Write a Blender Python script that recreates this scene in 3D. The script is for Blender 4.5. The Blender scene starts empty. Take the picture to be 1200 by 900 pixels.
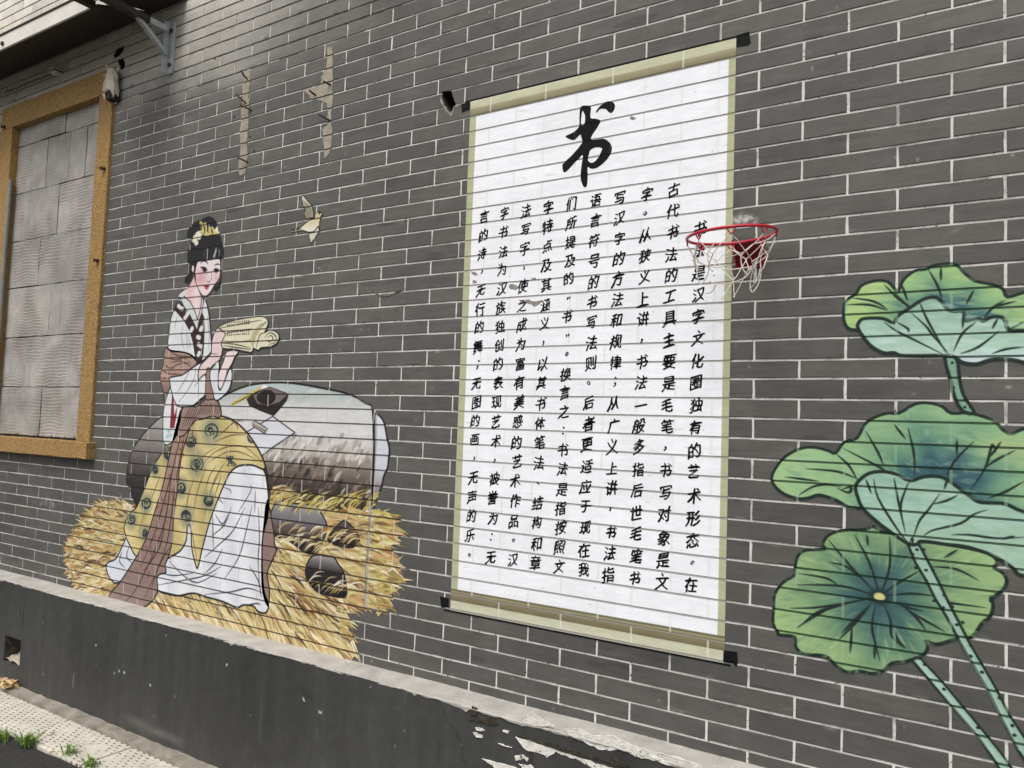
import bpy, bmesh, math, random
import numpy as np
from mathutils import Vector, Matrix, Euler
from mathutils.geometry import delaunay_2d_cdt
random.seed(7)
rng = np.random.default_rng(11)
SC = bpy.context.scene
COL = SC.collection
GZ = 0.88                      # height of the wall's reference joint above the pavement

# ------------------------------------------------------------------ camera
CAM_LOC = Vector((0.46544, -2.30437, 0.6072 + GZ))
CAM_ROT = Euler((1.62954, -0.0359, 0.55673), 'XYZ')
FPX = 894.117                  # focal length for a 1200 pixel wide frame
cd = bpy.data.cameras.new('camera'); cam = bpy.data.objects.new('camera', cd); COL.objects.link(cam)
cam.location = CAM_LOC; cam.rotation_euler = CAM_ROT
cd.sensor_width = 36.0; cd.lens = FPX / 1200 * 36.0
cd.clip_start = 0.05; cd.clip_end = 3000
SC.camera = cam

# ------------------------------------------------------------------ sky, sun, exposure
SUN_EL = math.radians(58); SUN_AZ = math.atan2(0.08, -0.8)
w = bpy.data.worlds.new('World'); SC.world = w; w.use_nodes = True
nt = w.node_tree; bg = nt.nodes['Background']
sky = nt.nodes.new('ShaderNodeTexSky'); sky.sky_type = 'NISHITA'; sky.sun_disc = False
sky.sun_elevation = SUN_EL; sky.sun_rotation = SUN_AZ
sky.air_density = 1.0; sky.dust_density = 4.0; sky.ozone_density = 1.0
hs = nt.nodes.new('ShaderNodeHueSaturation'); hs.inputs['Saturation'].default_value = 0.22
nt.links.new(sky.outputs[0], hs.inputs['Color']); nt.links.new(hs.outputs[0], bg.inputs['Color'])
bg.inputs['Strength'].default_value = 0.15
sl = bpy.data.lights.new('sun', 'SUN'); sun = bpy.data.objects.new('sun', sl); COL.objects.link(sun)
sl.energy = 1.4; sl.angle = math.radians(20); sl.color = (1.0, 0.965, 0.91)
sd = Vector((math.sin(SUN_AZ) * math.cos(SUN_EL), math.cos(SUN_AZ) * math.cos(SUN_EL), math.sin(SUN_EL)))
sun.rotation_euler = sd.to_track_quat('Z', 'Y').to_euler()
sun.location = (0, -3, 8)
SC.view_settings.view_transform = 'Standard'; SC.view_settings.look = 'None'
SC.view_settings.exposure = 0.22; SC.view_settings.gamma = 1.0
SC.view_settings.use_curve_mapping = False

# ------------------------------------------------------------------ helpers
RM = np.array(CAM_ROT.to_matrix()); CC = np.array(CAM_LOC)
def P(x, y, Y=0.0):
    """a point of the wall (or of a plane parallel to it) read off the photograph -> (X, Z) in metres"""
    d = RM @ np.array([(x - 600) / FPX, -(y - 450) / FPX, -1.0])
    t = (Y - CC[1]) / d[1]
    q = CC + t * d
    return (float(q[0]), float(q[2]))
def T(o, pts, Y=0.0):
    return [P(o[0] + a / o[2], o[1] + b / o[2], Y) for a, b in pts]
def smooth(pts, n=4, closed=True):
    out = []; N = len(pts)
    rngi = range(N) if closed else range(N - 1)
    for i in rngi:
        p0 = pts[(i - 1) % N] if closed or i > 0 else pts[i]
        p1 = pts[i]; p2 = pts[(i + 1) % N]
        p3 = pts[(i + 2) % N] if closed or i + 2 < N else p2
        for k in range(n):
            t = k / n
            out.append(tuple(0.5 * ((2 * b) + (-a + c) * t + (2 * a - 5 * b + 4 * c - d) * t * t + (-a + 3 * b - 3 * c + d) * t ** 3)
                             for a, b, c, d in zip(p0, p1, p2, p3)))
    if not closed: out.append(tuple(pts[-1]))
    return out
def tag(o, label=None, cat=None, group=None, kind=None):
    if label: o['label'] = label
    if cat: o['category'] = cat
    if group: o['group'] = group
    if kind: o['kind'] = kind
    return o
def empty(name, loc=(0, 0, 0)):
    o = bpy.data.objects.new(name, None); COL.objects.link(o); o.location = loc; o.empty_display_size = 0.1
    return o
def link(name, me, parent=None, mats=()):
    o = bpy.data.objects.new(name, me); COL.objects.link(o)
    for m in mats: me.materials.append(m)
    if parent is not None:
        o.parent = parent
        o.matrix_parent_inverse = Matrix.Translation(-Vector(parent.location))
    return o
def frombm(name, bm, parent=None, mats=(), smoothf=False):
    me = bpy.data.meshes.new(name)
    bmesh.ops.recalc_face_normals(bm, faces=bm.faces[:])
    if smoothf:
        for f in bm.faces: f.smooth = True
    bm.to_mesh(me); bm.free()
    return link(name, me, parent, mats)
def add_box(bm, x0, x1, y0, y1, z0, z1, bev=0.0):
    vs = [bm.verts.new((x, y, z)) for x in (x0, x1) for y in (y0, y1) for z in (z0, z1)]
    F = [(0, 1, 3, 2), (4, 6, 7, 5), (0, 4, 5, 1), (2, 3, 7, 6), (0, 2, 6, 4), (1, 5, 7, 3)]
    fs = [bm.faces.new([vs[i] for i in f]) for f in F]
    if bev:
        es = list({e for f in fs for e in f.edges})
        bmesh.ops.bevel(bm, geom=es, offset=bev, segments=2, affect='EDGES', profile=0.5)
def box(name, x0, x1, y0, y1, z0, z1, mat, parent=None, bev=0.0, cuts=0, jit=0.0):
    bm = bmesh.new(); add_box(bm, x0, x1, y0, y1, z0, z1, bev)
    if cuts: rough_up(bm, cuts, jit)
    return frombm(name, bm, parent, [mat])
def rough_up(bm, step, jit):
    xs = [v.co.x for v in bm.verts]; zs = [v.co.z for v in bm.verts]
    for ax, lo, hi in ((0, min(xs), max(xs)), (2, min(zs), max(zs))):
        k = lo + step
        while k < hi - step * 0.5:
            co = [0, 0, 0]; no = [0, 0, 0]; co[ax] = k; no[ax] = 1
            bmesh.ops.bisect_plane(bm, geom=bm.verts[:] + bm.edges[:] + bm.faces[:], plane_co=co, plane_no=no)
            k += step
    for v in bm.verts:
        v.co += Vector((random.uniform(-1, 1), random.uniform(-1, 1), random.uniform(-1, 1))) * jit
def tube(bm, pts, r, sides=6, taper=None, cap=True):
    pts = [Vector(p) for p in pts]; rings = []
    for i, p in enumerate(pts):
        a = pts[max(i - 1, 0)]; b = pts[min(i + 1, len(pts) - 1)]
        d = (b - a).normalized() if (b - a).length > 1e-9 else Vector((0, 0, 1))
        u = d.cross(Vector((0.13, 0.31, 0.94)));
        if u.length < 1e-3: u = d.cross(Vector((1, 0, 0)))
        u.normalize(); v = d.cross(u)
        rr = r * (taper[i] if taper else 1)
        rings.append([bm.verts.new(p + (u * math.cos(2 * math.pi * k / sides) + v * math.sin(2 * math.pi * k / sides)) * rr) for k in range(sides)])
    for i in range(len(rings) - 1):
        for k in range(sides):
            bm.faces.new([rings[i][k], rings[i][(k + 1) % sides], rings[i + 1][(k + 1) % sides], rings[i + 1][k]])
    if cap:
        bm.faces.new(rings[0][::-1]); bm.faces.new(rings[-1])
def slab(name, poly, y0, y1, mat, parent=None, bev=0.0, jit=0.0):
    """an upright plate with the outline poly (X, Z), from y0 (front) to y1"""
    bm = bmesh.new()
    f = bm.faces.new([bm.verts.new((x, y0, z)) for x, z in poly])
    r = bmesh.ops.extrude_face_region(bm, geom=[f])
    for v in r['geom']:
        if isinstance(v, bmesh.types.BMVert): v.co.y = y1
    if jit:
        for v in bm.verts:
            if abs(v.co.y - y0) < 1e-6: v.co.y += random.uniform(-jit, jit)
    return frombm(name, bm, parent, [mat])

def jig(poly, a):
    out = []
    for i, p in enumerate(poly):
        q = poly[(i + 1) % len(poly)]
        for k_ in range(4):
            f = k_ / 4; out.append((lerp(p[0], q[0], f) + random.uniform(-a, a), lerp(p[1], q[1], f) + random.uniform(-a, a)))
    return out

# ------------------------------------------------------------------ node materials
def srgb(c):
    return tuple(((v / 255) / 12.92 if v / 255 <= 0.04045 else ((v / 255 + 0.055) / 1.055) ** 2.4) for v in c)
def newmat(name):
    m = bpy.data.materials.new(name); m.use_nodes = True
    t = m.node_tree; b = t.nodes['Principled BSDF']
    return m, t, b
def N(t, typ, **kw):
    n = t.nodes.new(typ)
    for k, v in kw.items():
        if k in n.inputs: n.inputs[k].default_value = v
        else: setattr(n, k, v)
    return n
def mathn(t, op, a, b=None):
    n = t.nodes.new('ShaderNodeMath'); n.operation = op
    for i, v in enumerate((a, b)):
        if v is None: continue
        if hasattr(v, 'links') or hasattr(v, 'is_linked'): t.links.new(v, n.inputs[i])
        else: n.inputs[i].default_value = v
    return n.outputs[0]
def mixc(t, fac, a, b, mode='MIX'):
    n = t.nodes.new('ShaderNodeMix'); n.data_type = 'RGBA'; n.blend_type = mode; n.clamp_factor = True
    for sock, v in ((n.inputs[0], fac), (n.inputs[6], a), (n.inputs[7], b)):
        if hasattr(v, 'is_linked'): t.links.new(v, sock)
        elif isinstance(v, (int, float)): sock.default_value = v
        else: sock.default_value = (*v[:3], 1)
    return n.outputs[2]
def noise(t, scale, detail=4, rough=0.55, vec=None, dist=0.0):
    n = N(t, 'ShaderNodeTexNoise'); n.inputs['Scale'].default_value = scale
    n.inputs['Detail'].default_value = detail; n.inputs['Roughness'].default_value = rough; n.inputs['Distortion'].default_value = dist
    if vec is not None: t.links.new(vec, n.inputs['Vector'])
    return n.outputs['Fac']
def ramp(t, fac, stops):
    n = t.nodes.new('ShaderNodeValToRGB'); e = n.color_ramp.elements
    e[0].position, e[0].color = stops[0][0], (*stops[0][1], 1) if len(stops[0][1]) == 3 else stops[0][1]
    e[1].position, e[1].color = stops[-1][0], (*stops[-1][1], 1)
    for p, c in stops[1:-1]:
        k = e.new(p); k.color = (*c, 1)
    t.links.new(fac, n.inputs[0]); return n.outputs[0]
def scaled(t, vec, s):
    n = t.nodes.new('ShaderNodeVectorMath'); n.operation = 'MULTIPLY'; t.links.new(vec, n.inputs[0]); n.inputs[1].default_value = s
    return n.outputs[0]
def position(t):
    return N(t, 'ShaderNodeNewGeometry').outputs['Position']
def bump(t, b, h, strength=0.3, dist=0.002):
    n = t.nodes.new('ShaderNodeBump'); n.inputs['Strength'].default_value = strength; n.inputs['Distance'].default_value = dist
    t.links.new(h, n.inputs['Height']); t.links.new(n.outputs[0], b.inputs['Normal'])
BW1 = ((0, 0, 0), (1, 1, 1))
def simple(name, c1, c2, scale=20, rough=0.8, bs=0.3, bd=0.002, detail=5, stretch=None, metal=0.0, speck=None, spec=0.35):
    m, t, b = newmat(name)
    v = position(t)
    if stretch: v = scaled(t, v, stretch)
    f = noise(t, scale, detail, 0.6, v)
    f2 = ramp(t, f, [(0.3, (0, 0, 0)), (0.7, (1, 1, 1))])
    c = mixc(t, f2, srgb(c1), srgb(c2))
    if speck:
        vo = N(t, 'ShaderNodeTexVoronoi'); vo.inputs['Scale'].default_value = speck[1]; t.links.new(position(t), vo.inputs['Vector'])
        k = ramp(t, vo.outputs['Distance'], [(speck[2], (1, 1, 1)), (speck[2] + 0.06, (0, 0, 0))])
        gate = ramp(t, noise(t, speck[1] * 0.13, 2, 0.5, position(t)), [(0.5, (0, 0, 0)), (0.6, (1, 1, 1))])
        c = mixc(t, mixc(t, 1.0, k, gate, 'MULTIPLY'), c, srgb(speck[0]))
    t.links.new(c, b.inputs['Base Color'])
    b.inputs['Roughness'].default_value = rough; b.inputs['Metallic'].default_value = metal
    b.inputs['Specular IOR Level'].default_value = spec
    if bs: bump(t, b, noise(t, scale * 4, 5, 0.65, v), bs, bd)
    return m

# ------------------------------------------------------------------ the brick grid, course by course
CH = 0.0597; CL = 0.125
DR = [-0.088, -0.066, 0.067, 0.004, 0.029, 0.036, -0.002, 0.031, 0.029, 0.061, 0.045, 0.048, 0.085, 0.082, 0.097, 0.091, 0.12, 0.105, 0.101, 0.095, 0.113, 0.132, 0.027, -0.011, -0.07, -0.024, -0.112, -0.036, -0.021, -0.105, -0.108, -0.134, -0.124, -0.119, -0.112, -0.121, -0.066, -0.098, -0.054, -0.024, 0.025, 0.024, 0.05, -0.013, -0.01, -0.03, 0.026, 0.025]
DC = [-0.124, -0.108, -0.09, -0.115, -0.054, -0.074, -0.079, -0.043, -0.023, 0.013, -0.001, -0.001, 0.039, -0.003, 0.108, 0.02, 0.0, -0.028, -0.002, -0.039, -0.08, -0.017, 0.022, 0.032, 0.063, 0.06, 0.107, 0.092, 0.024, -0.013, 0.0, 0.082, 0.029, 0.058, 0.01, -0.018, 0.015, 0.007, 0.031, 0.069, 0.031]
def bedz(r):
    d = DR[min(max(r + 42, 0), 47)] if -42 <= r <= 5 else 0.0
    return GZ - (r + d) * CH
def jx(c):
    d = DC[c + 36] if -36 <= c <= 4 else 0.0
    return (c + d) * CL
R0, R1 = -60, 5; C0, C1 = -54, 20
BEDS = {r: bedz(r) for r in range(R0, R1 + 2)}
HB, HV, JD = 0.0031, 0.0037, 0.0028      # half bed joint, half upright joint, depth of the joints
ZL = GZ - 0.335                           # the ledge
WIN = (-4.735, -3.75, GZ + 0.452, GZ + 2.39)

# ------------------------------------------------------------------ painted pictures as pixel arrays made here
class Canvas:
    def __init__(s, X0, X1, Z0, Z1, res, base=(128, 128, 128)):
        s.X0, s.Z0, s.res = X0, Z0, res
        s.W = int(math.ceil((X1 - X0) / res)); s.H = int(math.ceil((Z1 - Z0) / res))
        s.X1 = X0 + s.W * res; s.Z1 = Z0 + s.H * res
        s.a = np.empty((s.H, s.W, 3), np.float32); s.a[:] = base
        n = rng.random((s.H // 3 + 4, s.W // 14 + 4)).astype(np.float32)
        iy = np.linspace(0, n.shape[0] - 2, s.H); ix = np.linspace(0, n.shape[1] - 2, s.W)
        y0 = iy.astype(int); x0 = ix.astype(int); fy = (iy - y0)[:, None]; fx = (ix - x0)[None]
        s.n = (n[y0][:, x0] * (1 - fy) * (1 - fx) + n[y0 + 1][:, x0] * fy * (1 - fx) + n[y0][:, x0 + 1] * (1 - fy) * fx + n[y0 + 1][:, x0 + 1] * fy * fx) - 0.5
    def box(s, pts, pad=0):
        x = [p[0] for p in pts]; z = [p[1] for p in pts]
        i0 = max(int((min(x) - pad - s.X0) / s.res), 0); i1 = min(int((max(x) + pad - s.X0) / s.res) + 2, s.W)
        j0 = max(int((min(z) - pad - s.Z0) / s.res), 0); j1 = min(int((max(z) + pad - s.Z0) / s.res) + 2, s.H)
        return i0, i1, j0, j1
    def grid(s, b):
        i0, i1, j0, j1 = b
        return np.meshgrid(s.X0 + (np.arange(i0, i1) + .5) * s.res, s.Z0 + (np.arange(j0, j1) + .5) * s.res)
    def poly(s, pts, col, amp=14, alpha=1.0):
        b = s.box(pts)
        if b[1] <= b[0] or b[3] <= b[2]: return
        X, Z = s.grid(b); m = np.zeros(X.shape, bool); n = len(pts)
        for i in range(n):
            x1, z1 = pts[i]; x2, z2 = pts[(i + 1) % n]
            if z1 == z2: continue
            c = ((z1 > Z) != (z2 > Z)) & (X < (x2 - x1) * (Z - z1) / (z2 - z1) + x1)
            m ^= c
        C = col(X, Z) if callable(col) else np.broadcast_to(np.array(col, np.float32), X.shape + (3,))
        C = C + s.n[b[2]:b[3], b[0]:b[1], None] * amp
        sub = s.a[b[2]:b[3], b[0]:b[1]]
        if np.ndim(alpha) == 0: sub[m] = sub[m] * (1 - alpha) + C[m] * alpha
    def line(s, pts, wd, col, taper=0.0, alpha=1.0):
        b = s.box(pts, wd + s.res)
        if b[1] <= b[0] or b[3] <= b[2]: return
        X, Z = s.grid(b); L = len(pts) - 1; cov = np.zeros(X.shape)
        for i in range(L):
            (x1, z1), (x2, z2) = pts[i], pts[i + 1]
            dx, dz = x2 - x1, z2 - z1; q = dx * dx + dz * dz + 1e-12
            t = np.clip(((X - x1) * dx + (Z - z1) * dz) / q, 0, 1)
            D = np.hypot(X - x1 - t * dx, Z - z1 - t * dz)
            u = (i + t) / L
            ww = wd * 0.5 * (1 - taper * np.abs(2 * u - 1) ** 1.5) if taper else wd * 0.5
            cov = np.maximum(cov, np.clip((ww - D) / s.res + 0.5, 0, 1))
        sub = s.a[b[2]:b[3], b[0]:b[1]]; k = (cov * alpha)[..., None]
        sub[:] = sub * (1 - k) + np.array(col, np.float32) * k
    def blob(s, c, rx, rz, col, alpha=1.0, soft=0.5):
        b = s.box([(c[0] - rx * 1.6, c[1] - rz * 1.6), (c[0] + rx * 1.6, c[1] + rz * 1.6)])
        if b[1] <= b[0] or b[3] <= b[2]: return
        X, Z = s.grid(b); d = np.hypot((X - c[0]) / rx, (Z - c[1]) / rz)
        k = (np.clip((1 - d) / soft, 0, 1) * alpha)[..., None]
        sub = s.a[b[2]:b[3], b[0]:b[1]]; sub[:] = sub * (1 - k) + np.array(col, np.float32) * k
    def image(s, name, sat=1.0, lift=0.0):
        if sat != 1.0 or lift:
            g_ = s.a.mean(-1, keepdims=True); s.a = g_ + (s.a - g_) * sat; s.a = s.a + (255 - s.a) * lift
        im = bpy.data.images.new(name, s.W, s.H); px = np.ones((s.H, s.W, 4), np.float32)
        px[..., :3] = np.clip(s.a, 0, 255) / 255
        im.pixels.foreach_set(px.ravel()); im.update(); im.pack()
        return im
    def socket(s, t, im):
        sp = t.nodes.new('ShaderNodeSeparateXYZ'); t.links.new(position(t), sp.inputs[0])
        u = mathn(t, 'DIVIDE', mathn(t, 'SUBTRACT', sp.outputs[0], s.X0), s.X1 - s.X0)
        v = mathn(t, 'DIVIDE', mathn(t, 'SUBTRACT', sp.outputs[2], s.Z0), s.Z1 - s.Z0)
        cb = t.nodes.new('ShaderNodeCombineXYZ'); t.links.new(u, cb.inputs[0]); t.links.new(v, cb.inputs[1])
        ti = t.nodes.new('ShaderNodeTexImage'); ti.image = im; ti.extension = 'EXTEND'; t.links.new(cb.outputs[0], ti.inputs[0])
        return ti.outputs[0]
def grow(q, d):
    n = len(q); sg = 1 if sum(q[i][0] * q[(i + 1) % n][1] - q[(i + 1) % n][0] * q[i][1] for i in range(n)) > 0 else -1; out = []
    for i in range(n):
        a, b_ = q[i - 1], q[(i + 1) % n]; t_ = Vector((b_[0] - a[0], b_[1] - a[1]))
        if t_.length < 1e-6: out.append(q[i]); continue
        t_.normalize(); out.append((q[i][0] + t_.y * d * sg, q[i][1] - t_.x * d * sg))
    return out
def lerp(a, b, k): return a + (b - a) * k
def vgrad(*st):
    """vertical gradient: (Z, colour) stops, any order"""
    st = sorted(st, key=lambda q: q[0]); zs = [q[0] for q in st]; cs = np.array([q[1] for q in st], float)
    return lambda X, Z: np.stack([np.interp(Z, zs, cs[:, k]) for k in range(3)], -1)
def paint_mats(prefix, src, im, bedcol, bedk, vcol, vk, rough=0.55):
    out = []
    for kind, col, k in (('paint', None, 0), ('bed_joint', bedcol, bedk), ('upright_joint', vcol, vk)):
        m, t, b = newmat(prefix + '_' + kind)
        c = src.socket(t, im)
        g = noise(t, 1.0, 4, 0.6, scaled(t, position(t), (25, 25, 160)))
        c = mixc(t, 0.13, c, ramp(t, g, [(0.3, (0.35, 0.35, 0.35)), (0.7, (1, 1, 1))]), 'MULTIPLY')
        if kind == 'paint':       # worn and flaked spots where the grey coat shows
            wr = mathn(t, 'MULTIPLY', ramp(t, noise(t, 55, 5, 0.75, position(t)), [(0.66, (0, 0, 0)), (0.71, (1, 1, 1))]), ramp(t, noise(t, 2.5, 3, 0.6, position(t)), [(0.45, (.1, .1, .1)), (0.62, (.8, .8, .8))]))
            c = mixc(t, wr, c, srgb((128, 124, 118)))
            c = mixc(t, 0.16, c, ramp(t, noise(t, 6, 6, 0.7, position(t)), [(0.3, (.45, .44, .42)), (0.7, (1, 1, 1))]), 'MULTIPLY')
        if col: c = mixc(t, k, c, srgb(col))
        t.links.new(c, b.inputs['Base Color']); b.inputs['Roughness'].default_value = rough
        b.inputs['Specular IOR Level'].default_value = 0.15
        bump(t, b, noise(t, 1.0, 5, 0.65, scaled(t, position(t), (60, 60, 220))), 0.18, 0.0012)
        out.append(m)
    return out

# ------------------------------------------------------------------ paint skin that follows bricks and joints
def skin(name, polys, layer, mats, parent, bm=None):
    if bm is None:
        bm = bmesh.new()
        ap_, af_ = [], []
        for poly in polys:
            q = [poly[0]]
            for p in poly[1:]:
                if math.hypot(p[0] - q[-1][0], p[1] - q[-1][1]) > 2e-4: q.append(p)
            af_.append(list(range(len(ap_), len(ap_) + len(q)))); ap_ += [Vector(p) for p in q]
        cv_, _, ct_, *_ = delaunay_2d_cdt(ap_, [], af_, 1, 1e-6)
        vv_ = [bm.verts.new((v[0], 0, v[1])) for v in cv_]
        for f_ in ct_:
            try: bm.faces.new([vv_[i] for i in f_])
            except ValueError: pass
    zs = [v.co.z for v in bm.verts]
    if not zs: bm.free(); return None
    z0, z1 = min(zs), max(zs)
    def cut(co, no, faces=None):
        if faces is None: g = bm.verts[:] + bm.edges[:] + bm.faces[:]
        else: g = list({v for f in faces for v in f.verts}) + list({e for f in faces for e in f.edges}) + faces
        bmesh.ops.bisect_plane(bm, geom=g, plane_co=co, plane_no=no)
    if z0 < ZL + 0.001:
        g = bm.verts[:] + bm.edges[:] + bm.faces[:]
        bmesh.ops.bisect_plane(bm, geom=g, plane_co=(0, 0, ZL + 0.001), plane_no=(0, 0, -1), clear_outer=True)
    for r, z in BEDS.items():
        for s in (-1, 1):
            if z0 < z + s * HB < z1: cut((0, 0, z + s * HB), (0, 0, 1))
    for r in range(R0, R1 + 1):
        za, zb = BEDS[r], BEDS[r + 1]
        if za < z0 or zb > z1: continue
        for c in range(C0, C1 + 1):
            if (c + r) % 2: continue
            for s in (-1, 1):
                x = jx(c) + s * HV
                fs = [f for f in bm.faces if zb < f.calc_center_median().z < za and min(v.co.x for v in f.verts) < x < max(v.co.x for v in f.verts)]
                if fs: cut((x, 0, 0), (1, 0, 0), fs)
    V, F, M, key = [], [], [], {}
    off = 0.0016 + 0.0002 * layer
    rk = sorted(BEDS.items(), key=lambda q: -q[1])
    for f in bm.faces:
        if f.calc_area() < 1e-9: continue
        c = f.calc_center_median(); cls = 0; row = None
        for r, z in rk:
            if abs(c.z - z) < HB: cls = 1; break
            if z > c.z: row = r
            else: break
        if cls == 0 and row is not None:
            cc = round(c.x / CL)
            for k in (cc - 1, cc, cc + 1):
                if (k + row) % 2 == 0 and abs(c.x - jx(k)) < HV: cls = 2
        y = -off + (0, .0016, .0006)[cls]
        idx = []
        for v in f.verts:
            kk = (round(v.co.x, 5), round(v.co.z, 5), cls)
            if kk not in key: key[kk] = len(V); V.append((v.co.x, y, v.co.z))
            if key[kk] not in idx: idx.append(key[kk])
        if len(idx) > 2: F.append(idx); M.append(cls)
    bm.free()
    me = bpy.data.meshes.new(name); me.from_pydata(V, [], F)
    for m in mats: me.materials.append(m)
    me.polygons.foreach_set('material_index', M)
    b2 = bmesh.new(); b2.from_mesh(me)
    for f in b2.faces:
        if f.normal.y > 0: f.normal_flip()
    b2.to_mesh(me); b2.free()
    return link(name, me, parent)

# =================================================================== GROUND
asph = simple('asphalt', (38, 37, 37), (66, 65, 64), 90, 0.9, 0.9, 0.006, 6, speck=((120, 118, 112), 130, 0.12))
bm = bmesh.new(); bm.faces.new([bm.verts.new(p) for p in ((-900, -0.2, -0.03), (900, -0.2, -0.03), (900, -1500, -0.03), (-900, -1500, -0.03))])
tag(frombm('ground', bm, None, [simple('far_ground', (95, 92, 86), (120, 116, 108), 3, 0.9, 0)]), kind='structure')
bm = bmesh.new(); nx, ny = 60, 26
gv = [[bm.verts.new((-8 + 11 * i / nx, -0.425 - 5.4 * (j / ny) ** 1.6 + (0.012 * random.uniform(-1, 1) if j == 0 else 0), -0.012 + 0.004 * random.random())) for j in range(ny + 1)] for i in range(nx + 1)]
for i in range(nx):
    for j in range(ny): bm.faces.new([gv[i][j], gv[i + 1][j], gv[i + 1][j + 1], gv[i][j + 1]])
tag(frombm('asphalt_road', bm, None, [asph]), kind='structure')

# pavement of perforated pale slabs
m, t, b = newmat('perforated_concrete')
pos = position(t); sp = t.nodes.new('ShaderNodeSeparateXYZ'); t.links.new(pos, sp.inputs[0])
fx = mathn(t, 'FRACT', mathn(t, 'MULTIPLY', mathn(t, 'ADD', sp.outputs[0], mathn(t, 'MULTIPLY', mathn(t, 'FLOOR', mathn(t, 'MULTIPLY', sp.outputs[1], 48)), 0.0155)), 24))
fy = mathn(t, 'FRACT', mathn(t, 'MULTIPLY', sp.outputs[1], 48))
hx = mathn(t, 'LESS_THAN', mathn(t, 'ABSOLUTE', mathn(t, 'SUBTRACT', fx, 0.5)), 0.22)
hy = mathn(t, 'LESS_THAN', mathn(t, 'ABSOLUTE', mathn(t, 'SUBTRACT', fy, 0.5)), 0.16)
gate = ramp(t, noise(t, 8, 5, 0.7, pos), [(0.42, (0, 0, 0)), (0.52, (1, 1, 1))])
hole = mixc(t, 1.0, mixc(t, 1.0, hx, hy, 'MULTIPLY'), gate, 'MULTIPLY')
base = mixc(t, ramp(t, noise(t, 9, 6, 0.65, pos), [(0.3, (0, 0, 0)), (0.72, (1, 1, 1))]), srgb((178, 172, 158)), srgb((214, 209, 196)))
base = mixc(t, ramp(t, noise(t, 60, 3, 0.7, pos), [(0.55, (0, 0, 0)), (0.7, (1, 1, 1))]), base, srgb((158, 150, 130)))
c = mixc(t, hole, base, srgb((84, 79, 70))); t.links.new(c, b.inputs['Base Color']); b.inputs['Roughness'].default_value = 0.9
bump(t, b, mathn(t, 'SUBTRACT', noise(t, 80, 5, 0.7, pos), mathn(t, 'MULTIPLY', hole, 1.2)), 0.5, 0.004)
perf = m
pv = tag(empty('pavement', (-3, -0.3, 0)), kind='structure')
x = -8.0
while x < 2.5:
    L = 0.52
    bm = bmesh.new(); add_box(bm, x + 0.003, x + L - 0.003, -0.42 + random.uniform(-.008, .006), -0.19, -0.06, random.uniform(-0.002, 0.003), 0.004)
    frombm('paving_slab', bm, pv, [perf]); x += L
gm = simple('gutter_concrete', (112, 106, 95), (158, 151, 138), 12, 0.9, 0.8, 0.006, 7, speck=((214, 208, 196), 80, 0.12))
bm = bmesh.new(); n = 300
prev = None
for i in range(n + 1):
    xx = -8 + 10.5 * i / n; a = 0.010 + random.uniform(-.003, .004)
    row = [bm.verts.new(p) for p in ((xx, -0.118, a + 0.004), (xx, -0.150, a), (xx, -0.176 + random.uniform(-.004, .004), a - 0.003), (xx, -0.184 + random.uniform(-.003, .003), -0.03))]
    if prev:
        for k in range(3): bm.faces.new([prev[k], row[k], row[k + 1], prev[k + 1]])
    prev = row
tag(frombm('gutter', bm, None, [gm]), kind='structure')

# =================================================================== BRICK WALL
# wear map of the brickwork, in wall coordinates
wc = Canvas(-6.9, 2.6, ZL - 0.02, GZ + 3.75, 0.006, (86, 85, 82))
Xg, Zg = wc.grid((0, wc.W, 0, wc.H)); zc = Zg - GZ
def lown(sx, sz, seed):
    r2 = np.random.default_rng(seed); n = r2.random((int((Zg.max() - Zg.min()) / sz) + 4, int(9.6 / sx) + 4))
    iy = (Zg[:, 0] - Zg.min()) / sz; ix = (Xg[0] - Xg.min()) / sx; y0 = iy.astype(int); x0 = ix.astype(int)
    fy = (iy - y0)[:, None]; fx = (ix - x0)[None]; fy = fy * fy * (3 - 2 * fy); fx = fx * fx * (3 - 2 * fx)
    return n[y0][:, x0] * (1 - fy) * (1 - fx) + n[y0 + 1][:, x0] * fy * (1 - fx) + n[y0][:, x0 + 1] * (1 - fy) * fx + n[y0 + 1][:, x0 + 1] * fy * fx - 0.5
wc.a += (lown(.5, .35, 1) * 9 + lown(.12, .05, 2) * 7)[..., None]
wc.a += (np.clip((zc - 0.3) / 1.4, -0.6, 1) * 6)[..., None] * np.array([1.0, .96, .85])
edge = 2.27 + lown(.7, .5, 3) * .22 + lown(.12, .1, 4) * .09                     # brick tone turns from grey to pale here, paler still with height
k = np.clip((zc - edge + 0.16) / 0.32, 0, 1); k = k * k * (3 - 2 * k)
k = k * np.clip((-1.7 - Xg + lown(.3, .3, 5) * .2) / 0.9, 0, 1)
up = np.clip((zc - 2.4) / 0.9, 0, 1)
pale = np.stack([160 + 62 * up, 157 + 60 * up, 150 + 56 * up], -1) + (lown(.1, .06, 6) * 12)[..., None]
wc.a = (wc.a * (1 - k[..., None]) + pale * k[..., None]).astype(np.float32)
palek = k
def scuff(px, rx, rz, col, al, n=14):
    X, Z = P(*px)
    for i in range(n):
        a = random.gauss(0, .45) * rx; c_ = random.gauss(0, .4) * rz
        wc.line([(X + a, Z + c_), (X + a + random.uniform(-.2, .2) * rx, Z + c_ + random.uniform(-.5, .3) * rz)], random.uniform(.004, .012), col, 0.6, al * random.uniform(.4, 1))
scuff((56, 590), .16, .04, (190, 186, 178), .6, 30); scuff((868, 257), .05, .018, (205, 200, 198), .55, 60)
scuff((455, 360), .14, .05, (125, 116, 104), .5, 12); scuff((436, 338), .09, .05, (118, 108, 98), .5, 16)
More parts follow.
